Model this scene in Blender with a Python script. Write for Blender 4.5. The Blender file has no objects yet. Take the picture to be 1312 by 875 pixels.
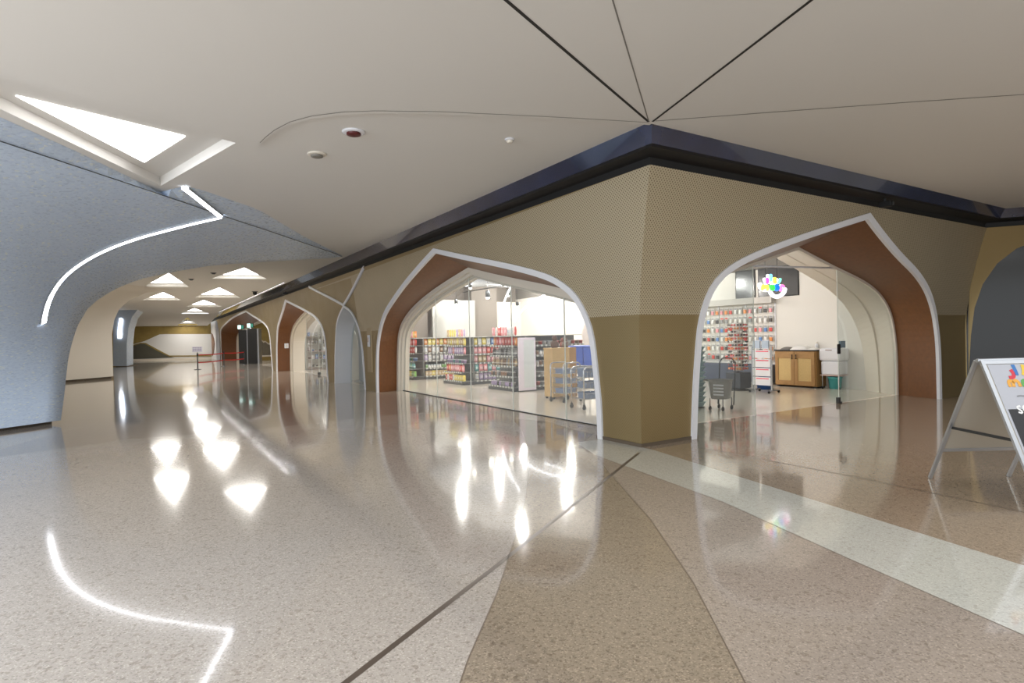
import bpy, bmesh, math, random
from mathutils import Vector, Matrix
from mathutils.geometry import delaunay_2d_cdt
from mathutils.bvhtree import BVHTree
random.seed(7)
scene = bpy.context.scene
COL = scene.collection
R = math.radians

# ------------------------------------------------------------------ camera
FPX, ROLL, PITCH = 750.0, 0.022, math.atan(6.5 / 750)
fwd = Vector((0, math.cos(PITCH), -math.sin(PITCH)))
X0 = Vector((1, 0, 0)); U0 = X0.cross(fwd)
cr = X0 * math.cos(ROLL) - U0 * math.sin(ROLL)
cu = X0 * math.sin(ROLL) + U0 * math.cos(ROLL)
EYE = Vector((0, 0, 1.5))
cam = bpy.data.cameras.new('camera'); cam.sensor_width = 36; cam.lens = 36 * FPX / 1312
cam.clip_end = 300; cam.clip_start = 0.05
camo = bpy.data.objects.new('camera', cam); COL.objects.link(camo)
m = Matrix((cr, cu, -fwd)).transposed().to_4x4(); m.translation = EYE
camo.matrix_world = m
scene.camera = camo

def ray(x, y): return fwd + cr * ((x - 656) / FPX) + cu * ((437.5 - y) / FPX)
def on_z(x, y, z=0.0):
    d = ray(x, y); return EYE + d * ((z - EYE.z) / d.z)
def on_plane(x, y, p, n):
    d = ray(x, y); return EYE + d * ((p - EYE).dot(n) / d.dot(n))

# building axes: a runs along the entrance front, b along the corridor front
C = on_z(822, 573)
dL = ray(190, 441.3); dL.z = 0; dL.normalize()
dR = Vector((dL.y, -dL.x, 0))
PHI = math.atan2(dR.y, dR.x)
UP = Vector((0, 0, 1))
def W(a, b, z=0.0): return C + dR * a + dL * b + UP * z
def ab(p): q = p - C; return q.dot(dR), q.dot(dL)
ZC = 3.9

# ------------------------------------------------------------------ materials
def new_mat(name):
    mt = bpy.data.materials.new(name); mt.use_nodes = True
    nt = mt.node_tree; return mt, nt, nt.nodes['Principled BSDF']
def s2l(c):
    return tuple((v / 12.92 if v <= .04045 else ((v + .055) / 1.055) ** 2.4) for v in [x / 255 for x in c])
def setc(b, c): b.inputs['Base Color'].default_value = (*s2l(c), 1)
MATS = {}
def mat(name, c, rough=.5, metal=0.0, emit=0.0, noise=0.0, nscale=8.0, spec=.5, coat=0.0, alpha=None):
    if name in MATS: return MATS[name]
    mt, nt, b = new_mat(name); setc(b, c)
    b.inputs['Roughness'].default_value = rough; b.inputs['Metallic'].default_value = metal
    b.inputs['Specular IOR Level'].default_value = spec
    b.inputs['Coat Weight'].default_value = coat
    if emit:
        b.inputs['Emission Color'].default_value = (*s2l(c), 1); b.inputs['Emission Strength'].default_value = emit
    if noise:
        tc = nt.nodes.new('ShaderNodeTexCoord'); n = nt.nodes.new('ShaderNodeTexNoise')
        n.inputs['Scale'].default_value = nscale; n.inputs['Detail'].default_value = 5
        nt.links.new(tc.outputs['Object'], n.inputs['Vector'])
        mx = nt.nodes.new('ShaderNodeMix'); mx.data_type = 'RGBA'
        l = s2l(c)
        mx.inputs[6].default_value = (*[v * (1 - noise) for v in l], 1)
        mx.inputs[7].default_value = (*[min(1, v * (1 + noise)) for v in l], 1)
        nt.links.new(n.outputs['Fac'], mx.inputs[0]); nt.links.new(mx.outputs[2], b.inputs['Base Color'])
    if alpha is not None: b.inputs['Alpha'].default_value = alpha
    MATS[name] = mt
    return mt

def terrazzo(name, c, rough=.095, contrast=1.0):
    mt, nt, b = new_mat(name)
    N = nt.nodes.new; L = nt.links.new
    tc = N('ShaderNodeTexCoord')
    v1 = N('ShaderNodeTexVoronoi'); v1.inputs['Scale'].default_value = 130
    v2 = N('ShaderNodeTexVoronoi'); v2.inputs['Scale'].default_value = 55
    ns = N('ShaderNodeTexNoise'); ns.inputs['Scale'].default_value = .7
    for t in (v1, v2, ns): L(tc.outputs['Object'], t.inputs['Vector'])
    sp = N('ShaderNodeSeparateColor'); L(v1.outputs['Color'], sp.inputs[0])
    l = s2l(c)
    rp = N('ShaderNodeValToRGB'); e = rp.color_ramp
    k = contrast
    cols = [(0, .74), (.10, .74), (.14, .93), (.5, 1.0), (.88, 1.04), (.92, 1.22), (1, 1.3)]
    e.elements[0].position = 0; e.elements[1].position = 1
    for p, f in cols[1:-1]: e.elements.new(p)
    for el, (p, f) in zip(e.elements, cols):
        f = 1 + (f - 1) * k
        el.position = p; el.color = (*[min(1, v * f) for v in l], 1)
    L(sp.outputs[0], rp.inputs[0])
    sp2 = N('ShaderNodeSeparateColor'); L(v2.outputs['Color'], sp2.inputs[0])
    mp = N('ShaderNodeMapRange'); mp.inputs[1].default_value = .9; mp.inputs[2].default_value = .93
    mp.inputs[3].default_value = 0; mp.inputs[4].default_value = .35 * k
    L(sp2.outputs[1], mp.inputs[0])
    mx = N('ShaderNodeMix'); mx.data_type = 'RGBA'; L(mp.outputs[0], mx.inputs[0]); L(rp.outputs[0], mx.inputs[6])
    mx.inputs[7].default_value = (l[0] * .45, l[1] * .4, l[2] * .35, 1)
    m2 = N('ShaderNodeMix'); m2.data_type = 'RGBA'; m2.blend_type = 'MULTIPLY'; m2.inputs[0].default_value = 1
    m3 = N('ShaderNodeMapRange'); m3.inputs[3].default_value = .93; m3.inputs[4].default_value = 1.07
    L(ns.outputs['Fac'], m3.inputs[0]); L(mx.outputs[2], m2.inputs[6]); L(m3.outputs[0], m2.inputs[7])
    L(m2.outputs[2], b.inputs['Base Color'])
    b.inputs['Roughness'].default_value = rough; b.inputs['Specular IOR Level'].default_value = .6
    b.inputs['Coat Weight'].default_value = .35; b.inputs['Coat Roughness'].default_value = .035
    return mt

def perforated(name, c, hole, pitch, radius, rough=.4, metal=.8):
    """brass sheet with rows of small punched holes, laid out in metres on the sheet (UV)"""
    mt, nt, b = new_mat(name); N = nt.nodes.new; L = nt.links.new
    uv = N('ShaderNodeUVMap'); mp = N('ShaderNodeMapping')
    mp.inputs['Scale'].default_value = (1 / pitch, 1 / pitch, 1); mp.inputs['Rotation'].default_value = (0, 0, R(45))
    L(uv.outputs[0], mp.inputs[0])
    v = N('ShaderNodeTexVoronoi'); v.inputs['Scale'].default_value = 1; v.inputs['Randomness'].default_value = 0
    v.distance = 'MANHATTAN'
    L(mp.outputs[0], v.inputs['Vector'])
    r = N('ShaderNodeMapRange'); r.inputs[1].default_value = radius; r.inputs[2].default_value = radius + .08
    L(v.outputs['Distance'], r.inputs[0])
    ns = N('ShaderNodeTexNoise'); ns.inputs['Scale'].default_value = 1.3; L(uv.outputs[0], ns.inputs['Vector'])
    mr = N('ShaderNodeMapRange'); mr.inputs[3].default_value = rough - .1; mr.inputs[4].default_value = rough + .1
    L(ns.outputs['Fac'], mr.inputs[0]); L(mr.outputs[0], b.inputs['Roughness'])
    mx = N('ShaderNodeMix'); mx.data_type = 'RGBA'
    mx.inputs[6].default_value = (*s2l(hole), 1); mx.inputs[7].default_value = (*s2l(c), 1)
    L(r.outputs[0], mx.inputs[0]); L(mx.outputs[2], b.inputs['Base Color'])
    b.inputs['Metallic'].default_value = metal
    return mt

def mosaic(name, c1, c2, c3, scale=58):
    mt, nt, b = new_mat(name); N = nt.nodes.new; L = nt.links.new
    tc = N('ShaderNodeTexCoord'); v = N('ShaderNodeTexVoronoi'); v.inputs['Scale'].default_value = scale
    mp = N('ShaderNodeMapping'); mp.inputs['Scale'].default_value = (.4, .4, 1.3)
    L(tc.outputs['Object'], mp.inputs[0]); L(mp.outputs[0], v.inputs['Vector'])
    sp = N('ShaderNodeSeparateColor'); L(v.outputs['Color'], sp.inputs[0])
    rp = N('ShaderNodeValToRGB'); e = rp.color_ramp
    e.elements[0].color = (*s2l(c1), 1); e.elements[1].color = (*s2l(c3), 1)
    k = e.elements.new(.45); k.color = (*s2l(c2), 1); k = e.elements.new(.9); k.color = (*s2l(c2), 1)
    L(sp.outputs[0], rp.inputs[0]); L(rp.outputs[0], b.inputs['Base Color'])
    mr = N('ShaderNodeMapRange'); mr.inputs[3].default_value = .22; mr.inputs[4].default_value = .6
    L(sp.outputs[1], mr.inputs[0]); L(mr.outputs[0], b.inputs['Roughness'])
    bp = N('ShaderNodeBump'); bp.inputs['Strength'].default_value = .25; bp.inputs['Distance'].default_value = .01
    L(sp.outputs[2], bp.inputs['Height']); L(bp.outputs[0], b.inputs['Normal'])
    return mt

def glass_mat(name, tint=(.97, .985, .975), refl=1.0, haze=0.0):
    mt = bpy.data.materials.new(name); mt.use_nodes = True; nt = mt.node_tree; nt.nodes.clear()
    N = nt.nodes.new; L = nt.links.new
    o = N('ShaderNodeOutputMaterial'); t = N('ShaderNodeBsdfTransparent'); g = N('ShaderNodeBsdfGlossy')
    t.inputs[0].default_value = (*tint, 1); g.inputs['Roughness'].default_value = 0.01
    fr = N('ShaderNodeFresnel'); ge = N('ShaderNodeNewGeometry'); ir = N('ShaderNodeMapRange')
    ir.inputs[3].default_value = 1.5; ir.inputs[4].default_value = 1/1.5; L(ge.outputs['Backfacing'], ir.inputs[0]); L(ir.outputs[0], fr.inputs[0])
    ml = N('ShaderNodeMath'); ml.operation = 'MULTIPLY'; ml.inputs[1].default_value = refl; L(fr.outputs[0], ml.inputs[0])
    mx = N('ShaderNodeMixShader'); L(ml.outputs[0], mx.inputs[0]); L(t.outputs[0], mx.inputs[1]); L(g.outputs[0], mx.inputs[2])
    last = mx
    if haze:
        df = N('ShaderNodeBsdfDiffuse'); df.inputs[0].default_value = (.8, .8, .78, 1)  # milky diffuse mix stands in for bright reflections on the glass
        m2 = N('ShaderNodeMixShader'); m2.inputs[0].default_value = haze
        L(mx.outputs[0], m2.inputs[1]); L(df.outputs[0], m2.inputs[2]); last = m2
    L(last.outputs[0], o.inputs[0])
    return mt

M_CEIL = mat('ceiling_plaster', (224, 221, 216), .75)
M_CEIL2 = mat('ceiling_plaster_shell', (223, 220, 215), .75)
M_GROOVE = mat('groove_dark', (45, 43, 40), .8)
M_GROOVE2 = mat('groove_soft', (128, 124, 118), .8)
M_WHITE = mat('white_trim', (226, 226, 230), .35)
M_CREAM = mat('cream_frame', (224, 216, 202), .45)
M_BROWN = mat('rust_brown_panel', (114, 70, 34), .45, noise=.28, nscale=14)
M_BLUE = mosaic('blue_mosaic', (190, 206, 228), (202, 217, 236), (226, 232, 230))
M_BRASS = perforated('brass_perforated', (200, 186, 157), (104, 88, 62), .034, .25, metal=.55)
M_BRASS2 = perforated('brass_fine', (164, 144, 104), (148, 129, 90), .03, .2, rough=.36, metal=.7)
M_BLACK = mat('black_recess', (14, 14, 16), .6)
M_FASCIA = mat('dark_gloss_fascia', (44, 50, 76), .1, 0, coat=1.0, noise=.7, nscale=3, spec=.9)  # brightened bluish noise in the colour stands in for streaky reflections
M_PLINTH = mat('dark_plinth', (92, 80, 66), .5)
M_LIGHT = mat('light_panel', (255, 255, 255), .5, emit=7)
M_LIGHTF = mat('light_panel_far', (255, 252, 246), .5, emit=11)
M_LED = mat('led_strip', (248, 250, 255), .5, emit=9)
M_SPOT = mat('spot_lens', (255, 246, 228), .5, emit=60)
M_CHROME = mat('chrome', (205, 205, 208), .18, 1)
M_ALU = mat('aluminium', (188, 192, 198), .3, .7)
M_STEEL = mat('dark_steel', (70, 72, 74), .4, .6)
M_SHELF = mat('shelf_grey', (118, 120, 118), .5)
M_RAIL = mat('price_rail', (196, 198, 194), .4)
M_WALLW = mat('shop_white_wall', (228, 224, 217), .7)
M_SHOPC = mat('shop_dark_ceiling', (120, 116, 110), .8, noise=.15, nscale=2)
M_WOOD = mat('light_wood', (206, 172, 118), .5, noise=.15, nscale=9)
M_WOODD = mat('oak', (168, 128, 78), .5, noise=.2, nscale=9)
M_CANE = mat('cane_weave', (206, 176, 118), .65, noise=.2, nscale=60)
M_GLASS = glass_mat('shop_glass', refl=1.3, haze=.17)
M_GLASSD = glass_mat('door_glass', tint=(.82, .88, .87), refl=1.2, haze=.08)
M_GEDGE = mat('glass_edge', (222, 226, 218), .2)
M_DKGLASS = mat('dark_glass', (44, 43, 40), .14, spec=.5)
M_RED = mat('belt_red', (206, 46, 44), .6)

# ------------------------------------------------------------------ object helpers
def link(o, parent=None):
    COL.objects.link(o)
    if parent is not None: o.parent = parent
    return o
def tag(o, label=None, cat=None, group=None, kind=None):
    if label: o['label'] = label
    if cat: o['category'] = cat
    if group: o['group'] = group
    if kind: o['kind'] = kind
    return o
def empty(name, loc, rz=0.0, label=None, cat=None, group=None, kind=None):
    o = bpy.data.objects.new(name, None); o.empty_display_size = .1
    o.location = loc; o.rotation_euler = (0, 0, rz); link(o)
    return tag(o, label, cat, group, kind)

class MB:
    def __init__(s): s.v = []; s.f = []; s.m = []; s.uv = None; s.sm = []
    def add(s, vs, fs, mi=0, smooth=False):
        n = len(s.v); s.v += [Vector(p) for p in vs]
        for f in fs: s.f.append([n + i for i in f]); s.m.append(mi); s.sm.append(smooth)
        return s
    def box(s, lo, hi, mi=0, rot=None, bev=0.0):
        x0, y0, z0 = lo; x1, y1, z1 = hi
        if bev:
            b = min(bev, (x1-x0)*.45, (y1-y0)*.45, (z1-z0)*.45)
            bm = bmesh.new(); bmesh.ops.create_cube(bm, size=1)
            for v in bm.verts:
                v.co = Vector((x0 + (v.co.x+.5)*(x1-x0), y0 + (v.co.y+.5)*(y1-y0), z0 + (v.co.z+.5)*(z1-z0)))
            bmesh.ops.bevel(bm, geom=list(bm.edges), offset=b, segments=2, affect='EDGES', profile=.5)
            bm.verts.index_update()
            vs = [v.co.copy() for v in bm.verts]; fs = [[v.index for v in f.verts] for f in bm.faces]; bm.free()
            if rot: vs = [rot @ p for p in vs]
            return s.add(vs, fs, mi)
        vs = [(x0,y0,z0),(x1,y0,z0),(x1,y1,z0),(x0,y1,z0),(x0,y0,z1),(x1,y0,z1),(x1,y1,z1),(x0,y1,z1)]
        if rot: vs = [rot @ Vector(p) for p in vs]
        return s.add(vs, [(0,3,2,1),(4,5,6,7),(0,1,5,4),(1,2,6,5),(2,3,7,6),(3,0,4,7)], mi)
    def tube(s, pts, r, n=8, mi=0, cap=True):
        pts = [Vector(p) for p in pts]; rings = []; base = len(s.v)
        prev = None
        for i, p in enumerate(pts):
            t = (pts[min(i+1, len(pts)-1)] - pts[max(i-1, 0)]).normalized()
            if prev is None:
                ref = Vector((0,0,1)) if abs(t.z) < .9 else Vector((1,0,0)); u = t.cross(ref).normalized()
            else: u = (prev - t * prev.dot(t)).normalized()
            prev = u; w = t.cross(u); rr = r[i] if isinstance(r, (list, tuple)) else r
            rings.append([p + (u*math.cos(2*math.pi*k/n) + w*math.sin(2*math.pi*k/n))*rr for k in range(n)])
        vs = [q for ring in rings for q in ring]; fs = []
        for i in range(len(rings)-1):
            for k in range(n):
                a = i*n+k; b = i*n+(k+1) % n; fs.append((a, b, b+n, a+n))
        s.add(vs, fs, mi, True)
        if cap: s.add(rings[0], [list(range(n))[::-1]], mi); s.add(rings[-1], [list(range(n))], mi)
        return s
    def lathe(s, prof, n=14, c=(0,0,0), mi=0):
        """prof: list of (r, z[, material])"""
        cx, cy, cz = c; base = len(s.v)
        vs = []
        for p in prof:
            for k in range(n): vs.append((cx+p[0]*math.cos(2*math.pi*k/n), cy+p[0]*math.sin(2*math.pi*k/n), cz+p[1]))
        s.v += [Vector(v) for v in vs]
        for i in range(len(prof)-1):
            mm = prof[i+1][2] if len(prof[i+1]) > 2 else mi
            for k in range(n):
                a = base+i*n+k; b = base+i*n+(k+1) % n
                s.f.append([a, b, b+n, a+n]); s.m.append(mm); s.sm.append(True)
        return s
    def strip(s, rows, mi=0, smooth=True, closed=False):
        n = len(rows[0]); vs = [p for r in rows for p in r]; fs = []
        for i in range(len(rows)-1):
            for k in range(n-1 if not closed else n):
                a = i*n+k; b = i*n+(k+1) % n; fs.append((a, b, b+n, a+n))
        return s.add(vs, fs, mi, smooth)
    def prism(s, poly, vec, mi=0):
        n = len(poly); poly = [Vector(p) for p in poly]; vec = Vector(vec)
        vs = poly + [p + vec for p in poly]
        fs = [list(range(n)), list(range(n, 2*n))[::-1]] + [(i, i+n, (i+1) % n+n, (i+1) % n) for i in range(n)]
        return s.add(vs, fs, mi)
    def mesh(s, name, mats):
        me = bpy.data.meshes.new(name); me.from_pydata([tuple(v) for v in s.v], [], s.f)
        for mt in (mats if isinstance(mats, (list, tuple)) else [mats]): me.materials.append(mt)
        for p, mi, sm in zip(me.polygons, s.m, s.sm): p.material_index = mi; p.use_smooth = sm
        bm = bmesh.new(); bm.from_mesh(me); bmesh.ops.remove_doubles(bm, verts=bm.verts, dist=1e-5)
        if s.uv is None: bmesh.ops.recalc_face_normals(bm, faces=bm.faces)
        bm.to_mesh(me); bm.free(); me.update()
        return me
    def build(s, name, mats, parent=None, **kw):
        o = bpy.data.objects.new(name, s.mesh(name, mats)); link(o, parent)
        return tag(o, **kw) if kw else o

def in_poly(x, y, poly):
    c = False; n = len(poly); j = n-1
    for i in range(n):
        xi, yi = poly[i][0], poly[i][1]; xj, yj = poly[j][0], poly[j][1]
        if (yi > y) != (yj > y) and x < (xj-xi)*(y-yi)/(yj-yi)+xi: c = not c
        j = i
    return c
def cdt(loops, extra=(), open_lines=()):
    vs = []; es = []
    for lp in loops:
        n0 = len(vs); vs += [Vector((p[0], p[1])) for p in lp]
        es += [(n0+i, n0+(i+1) % len(lp)) for i in range(len(lp))]
    for ln in open_lines:
        n0 = len(vs); vs += [Vector((p[0], p[1])) for p in ln]
        es += [(n0+i, n0+i+1) for i in range(len(ln)-1)]
    vs += [Vector((p[0], p[1])) for p in extra]
    r = delaunay_2d_cdt(vs, es, [], 0, 1e-5)
    return r[0], r[2]
def smooth_curve(pts, it=2, keep=()):
    """Chaikin corner cutting, keeping ends and the listed sharp points"""
    keep = [Vector(k) for k in keep]
    pts = [Vector(p) for p in pts]
    for _ in range(it):
        out = [pts[0]]
        for i in range(len(pts)-1):
            p, q = pts[i], pts[i+1]
            kp = any((p-k).length < 1e-6 for k in keep) or i == 0
            kq = any((q-k).length < 1e-6 for k in keep) or i == len(pts)-2
            if kp and i: out.append(p)
            if not kp: out.append(p.lerp(q, .25))
            if not kq: out.append(p.lerp(q, .75))
        out.append(pts[-1]); pts = out
    return pts
def resample(pts, n):
    pts = [Vector(p) for p in pts]; L = [0]
    for a, b in zip(pts, pts[1:]): L.append(L[-1]+(b-a).length)
    out = []; j = 0
    for i in range(n):
        d = L[-1]*i/(n-1)
        while j < len(L)-2 and L[j+1] < d: j += 1
        k = (d-L[j])/max(1e-9, L[j+1]-L[j]); out.append(pts[j].lerp(pts[j+1], min(1, k)))
    return out

def struct(o, label, cat):
    return tag(o, label, cat, kind='structure')

# ------------------------------------------------------------------ floor
G = lambda pts: [on_z(x, y).xy for x, y in pts]
white_lo = [(738,567),(763,583),(926,643),(1088,716),(1312,814),(1500,897)]
wedge_l = [(560,960),(600,844),(638,757),(660,686),(673,640),(677,600),(676,575),(668,550),(655,536)]
wedge_r = [(745,570),(763,583),(790,616),(833,665),(888,746),(955,875),(992,960)]
band_lo = [(-400,680),(-200,622),(0,585),(160,563),(341,549),(480,533),(603,525),(640,531),(655,536)]
band_hi = [(-400,652),(-200,602),(0,576),(85,552),(176,533),(299,510),(400,503),(480,505),(512,507)]
zones = [  # first hit wins: (polygon, material index)
    ([Vector(W(.75, 1.0).xy), Vector(W(.75, 60).xy), Vector(W(14, 60).xy), Vector(W(14, .93).xy), Vector(W(.9, .93).xy)], 6),
    (G(white_lo + [(2600,1383),(2600,1216),(1500,795),(1312,724.5),(839,577),(822,573),(775,562)]), 3),
    (G(wedge_l + [(700,540),(740,552),(760,556)] + wedge_r), 1),
    (G(wedge_r[1:] + [(1500,960),(1500,897)] + white_lo[::-1][1:-1]), 2),
    (G(band_hi + [(560,513),(655,534)] + band_lo[::-1][1:]), 4),
    (G(band_lo + wedge_l[::-1][1:] + [(-400,960)]), 0),
    (G([(822,573),(839,577),(1312,724.5),(1500,795)]) + [Vector((30, 4)), W(14, .93).xy, W(.9, .93).xy], 5),
]
loops = [z[0] for z in zones]
outer = [(-45, -2), (32, -2), (32, 75), (-45, 75)]
vs, fs = cdt(loops + [outer])
fm = MB(); fm.v = [Vector((v.x, v.y, 0)) for v in vs]
for f in fs:
    cx = sum(vs[i].x for i in f)/len(f); cy = sum(vs[i].y for i in f)/len(f)
    mi = None
    for poly, k in zones:
        if in_poly(cx, cy, poly): mi = k; break
    if mi is None: mi = 0 if cy < 3 and cx < 6 else (2 if cy < 8 else 7)
    fm.f.append(list(f)); fm.m.append(mi); fm.sm.append(False)
T = [terrazzo('terrazzo_grey_beige', (178, 169, 160)), terrazzo('terrazzo_tan', (148, 134, 117), contrast=1.25),
     terrazzo('terrazzo_rose_beige', (163, 150, 138)), terrazzo('terrazzo_white', (196, 194, 184), contrast=.6),
     terrazzo('terrazzo_brown_grey', (152, 142, 134)), terrazzo('terrazzo_sand', (160, 142, 122)),
     terrazzo('shop_floor_tile', (220, 211, 196), rough=.2, contrast=.4), terrazzo('terrazzo_cream', (182, 172, 158))]
floor = fm.build('floor', T)
struct(floor, 'polished terrazzo floor in curved beige, tan and white fields', 'floor')

def floor_strip(name, px, w, mt, label):
    P = [on_z(x, y) for x, y in px]; b = MB()
    d = (P[-1]-P[0]).normalized(); n = Vector((-d.y, d.x, 0))*w/2
    rows = [[p+n, p-n] for p in P]
    b.strip([[q + UP*.0012 for q in r] for r in rows], smooth=False)
    return struct(b.build(name, mt), label, 'floor joint')
M_JOINT = mat('joint_metal', (96, 84, 74), .35, .3)
M_JOINT2 = mat('joint_fine', (112, 98, 84), .4)
floor_strip('trim_1', [(819,580),(640,722),(445,873),(370,930)], .036, M_JOINT, 'dark metal expansion joint running diagonally across the terrazzo towards the pillar')
floor_strip('trim_2', [(896,573),(1100,612),(1312,656),(1450,685)], .011, M_JOINT, 'thin dark floor joint in front of the entrance arch')
floor_strip('trim_3', [(x, y) for x, y in wedge_l], .006, M_JOINT2, 'thin curved divider on the left of the tan floor field')
floor_strip('trim_4', [(x, y) for x, y in wedge_r[1:]], .006, M_JOINT2, 'thin curved divider on the right of the tan floor field')
floor_strip('trim_5', white_lo[1:], .005, M_JOINT2, 'thin divider along the white floor band')

# ------------------------------------------------------------------ facade surfaces
Z_TOP = 3.56
def s_of(z): return max(0.0, min(1.0, (z-1.5)/2.06))**1.5
OUT = {'L': .25, 'R': .5}
def place(side, t, z, off):
    """off = distance in front of the base plane"""
    return W(-off, t, z) if side == 'L' else W(t, -off, z)
def surf(side, t, z, extra=0.0): return place(side, t, z, OUT[side]*s_of(z)+extra)
def inset(pts, d):
    """move a 2D arch curve inwards by d (curve listed from left foot over the apex to the right foot)"""
    n = len(pts); out = []
    cx = sum(p.x for p in pts)/n
    for i, p in enumerate(pts):
        a = pts[max(0, i-1)]; c = pts[min(n-1, i+1)]
        t1 = (p-a).normalized() if i else (c-p).normalized(); t2 = (c-p).normalized() if i < n-1 else t1
        n1 = Vector((t1.y, -t1.x)); n2 = Vector((t2.y, -t2.x))
        b = (n1+n2).normalized(); k = d/max(.45, b.dot(n1))
        q = p + b*k
        if i in (0, n-1): q.y = p.y
        out.append(q)
    return out
def arch_curve(pts, apex, n=40):
    pts = [Vector(p) for p in pts]
    k = min(range(len(pts)), key=lambda i: (pts[i]-Vector(apex)).length)
    c1 = resample(smooth_curve(pts[:k+1], 2), n); c2 = resample(smooth_curve(pts[k:], 2), n)
    return c1 + c2[1:]
A1 = arch_curve([(10.52,0),(10.52,.55),(10.43,1.3),(10.19,1.76),(9.65,2.22),(8.82,2.56),(7.91,2.88),(6.84,3.19),(5.9,3.43),(4.45,3.09),(3.49,2.88),(2.64,2.68),(2.08,2.53),(1.75,2.42),(1.46,2.27),(1.25,2.12),(1.1,1.92),(.97,1.68),(.89,1.42),(.82,.89),(.77,.5),(.76,0)][::-1], (5.9,3.43))
A1i = arch_curve([(10.56,0),(10.46,1.28),(10.28,1.80),(9.82,2.11),(9.13,2.39),(8.13,2.66),(7.02,2.88),(5.94,3.06),(4.76,2.79),(3.65,2.56),(2.86,2.4),(2.4,2.29),(1.75,2.14),(1.35,1.92),(1.08,1.6),(.98,1.3),(.9,.8),(.88,0)][::-1], (5.94,3.06))
A2 = arch_curve([(14.9,0),(14.79,1.12),(14.58,1.86),(14.07,2.31),(13.24,2.63),(12.63,2.48),(12.24,2.23),(11.98,1.88),(11.72,1.34),(11.6,.71),(11.51,0)][::-1], (13.24,2.63))
A3 = arch_curve([(25.8,0),(25.72,1.45),(25.15,2.18),(24.28,2.54),(23.11,2.96),(22.01,3.38),(20.22,3.05),(18.53,2.75),(17.17,2.47),(16.51,2.18),(16.18,1.91),(15.98,1.39),(15.86,.43),(15.75,0)][::-1], (22.01,3.38))
A3i = arch_curve([(25.63,0),(25.56,1.39),(25.31,1.86),(24.57,2.32),(22.97,2.69),(21.76,2.89),(20.2,2.75),(18.5,2.5),(17.2,2.25),(16.6,1.95),(16.3,1.6),(16.1,1.2),(16.0,0)][::-1], (21.76,2.89))
A4 = arch_curve([(52.5,0),(52.3,1.9),(51.6,2.6),(50.0,2.85),(45.5,3.15),(41.97,3.36),(36.5,3.49),(34.44,3.5),(31.55,3.03),(29.04,2.65),(27.74,2.33),(27.42,1.91),(27.25,1.24),(27.07,.59),(26.85,0)][::-1], (34.44,3.5))
B1 = arch_curve([(.94,0),(.99,.69),(1.06,1.25),(1.14,1.74),(1.26,2.12),(1.5,2.38),(1.87,2.57),(2.41,2.76),(3.31,3.03),(4.31,3.3),(4.88,3.45),(5.49,3.2),(6.36,2.87),(7.12,2.62),(7.73,2.33),(8.18,1.96),(8.43,1.58),(8.52,1.02),(8.53,0)], (4.88,3.45))
B1i = arch_curve([(1.0,0),(1.06,.9),(1.18,1.6),(1.42,2.05),(1.9,2.3),(2.94,2.52),(3.75,2.74),(4.38,2.9),(5.05,3.08),(5.75,2.9),(6.37,2.75),(7.33,2.54),(7.98,2.31),(8.43,1.96),(8.63,1.55),(8.74,.94),(8.74,0)], (5.05,3.08))

def facade(name, side, holes, t1, perf_t, label, lines_z=(1.75,)):
    oth = OUT['R' if side == 'L' else 'L']
    zs = [i*.178 for i in range(21)]; zs[-1] = Z_TOP
    left = [(-oth*s_of(z), z) for z in zs]
    bottom_pts = []
    loop = left + [(t1, z) for z in zs[::-1]]
    hp = []
    for h in holes:
        q = [(p.x, p.y) for p in h]; q[0] = (q[0][0], -.05); q[-1] = (q[-1][0], -.05); hp.append(q)
    extra = []
    t = .15
    while t < t1:
        for z in zs[1:-1]: extra.append((t, z+.003))
        t += .3 if t < 11 else .8
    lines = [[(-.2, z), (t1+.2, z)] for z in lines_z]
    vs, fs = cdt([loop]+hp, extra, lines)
    b = MB(); b.v = [surf(side, v.x, v.y) for v in vs]; b.uv = [(v.x, v.y) for v in vs]
    for f in fs:
        cx = sum(vs[i].x for i in f)/3; cy = sum(vs[i].y for i in f)/3
        if not in_poly(cx, cy, loop) or any(in_poly(cx, cy, h) for h in hp): continue
        fl = list(f) if side == 'R' else list(f)[::-1]
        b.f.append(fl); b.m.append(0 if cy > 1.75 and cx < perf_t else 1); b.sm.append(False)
    me = bpy.data.meshes.new(name); me.from_pydata([tuple(v) for v in b.v], [], b.f)
    me.materials.append(M_BRASS); me.materials.append(M_BRASS2)
    uvl = me.uv_layers.new(name='UVMap')
    for p in me.polygons:
        p.material_index = b.m[p.index]; p.use_smooth = True
        for li in p.loop_indices: uvl.data[li].uv = b.uv[me.loops[li].vertex_index]
    bm = bmesh.new(); bm.from_mesh(me)
    loose = [v for v in bm.verts if not v.link_faces]; bmesh.ops.delete(bm, geom=loose, context='VERTS')
    bm.to_mesh(me); bm.free()
    o = bpy.data.objects.new(name, me); link(o)
    return struct(o, label, 'wall')
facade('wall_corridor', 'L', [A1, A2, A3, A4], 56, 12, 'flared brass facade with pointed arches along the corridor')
facade('wall_entrance', 'R', [B1], 9.75, 99, 'flared brass facade with one pointed arch facing the open hall')

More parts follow.
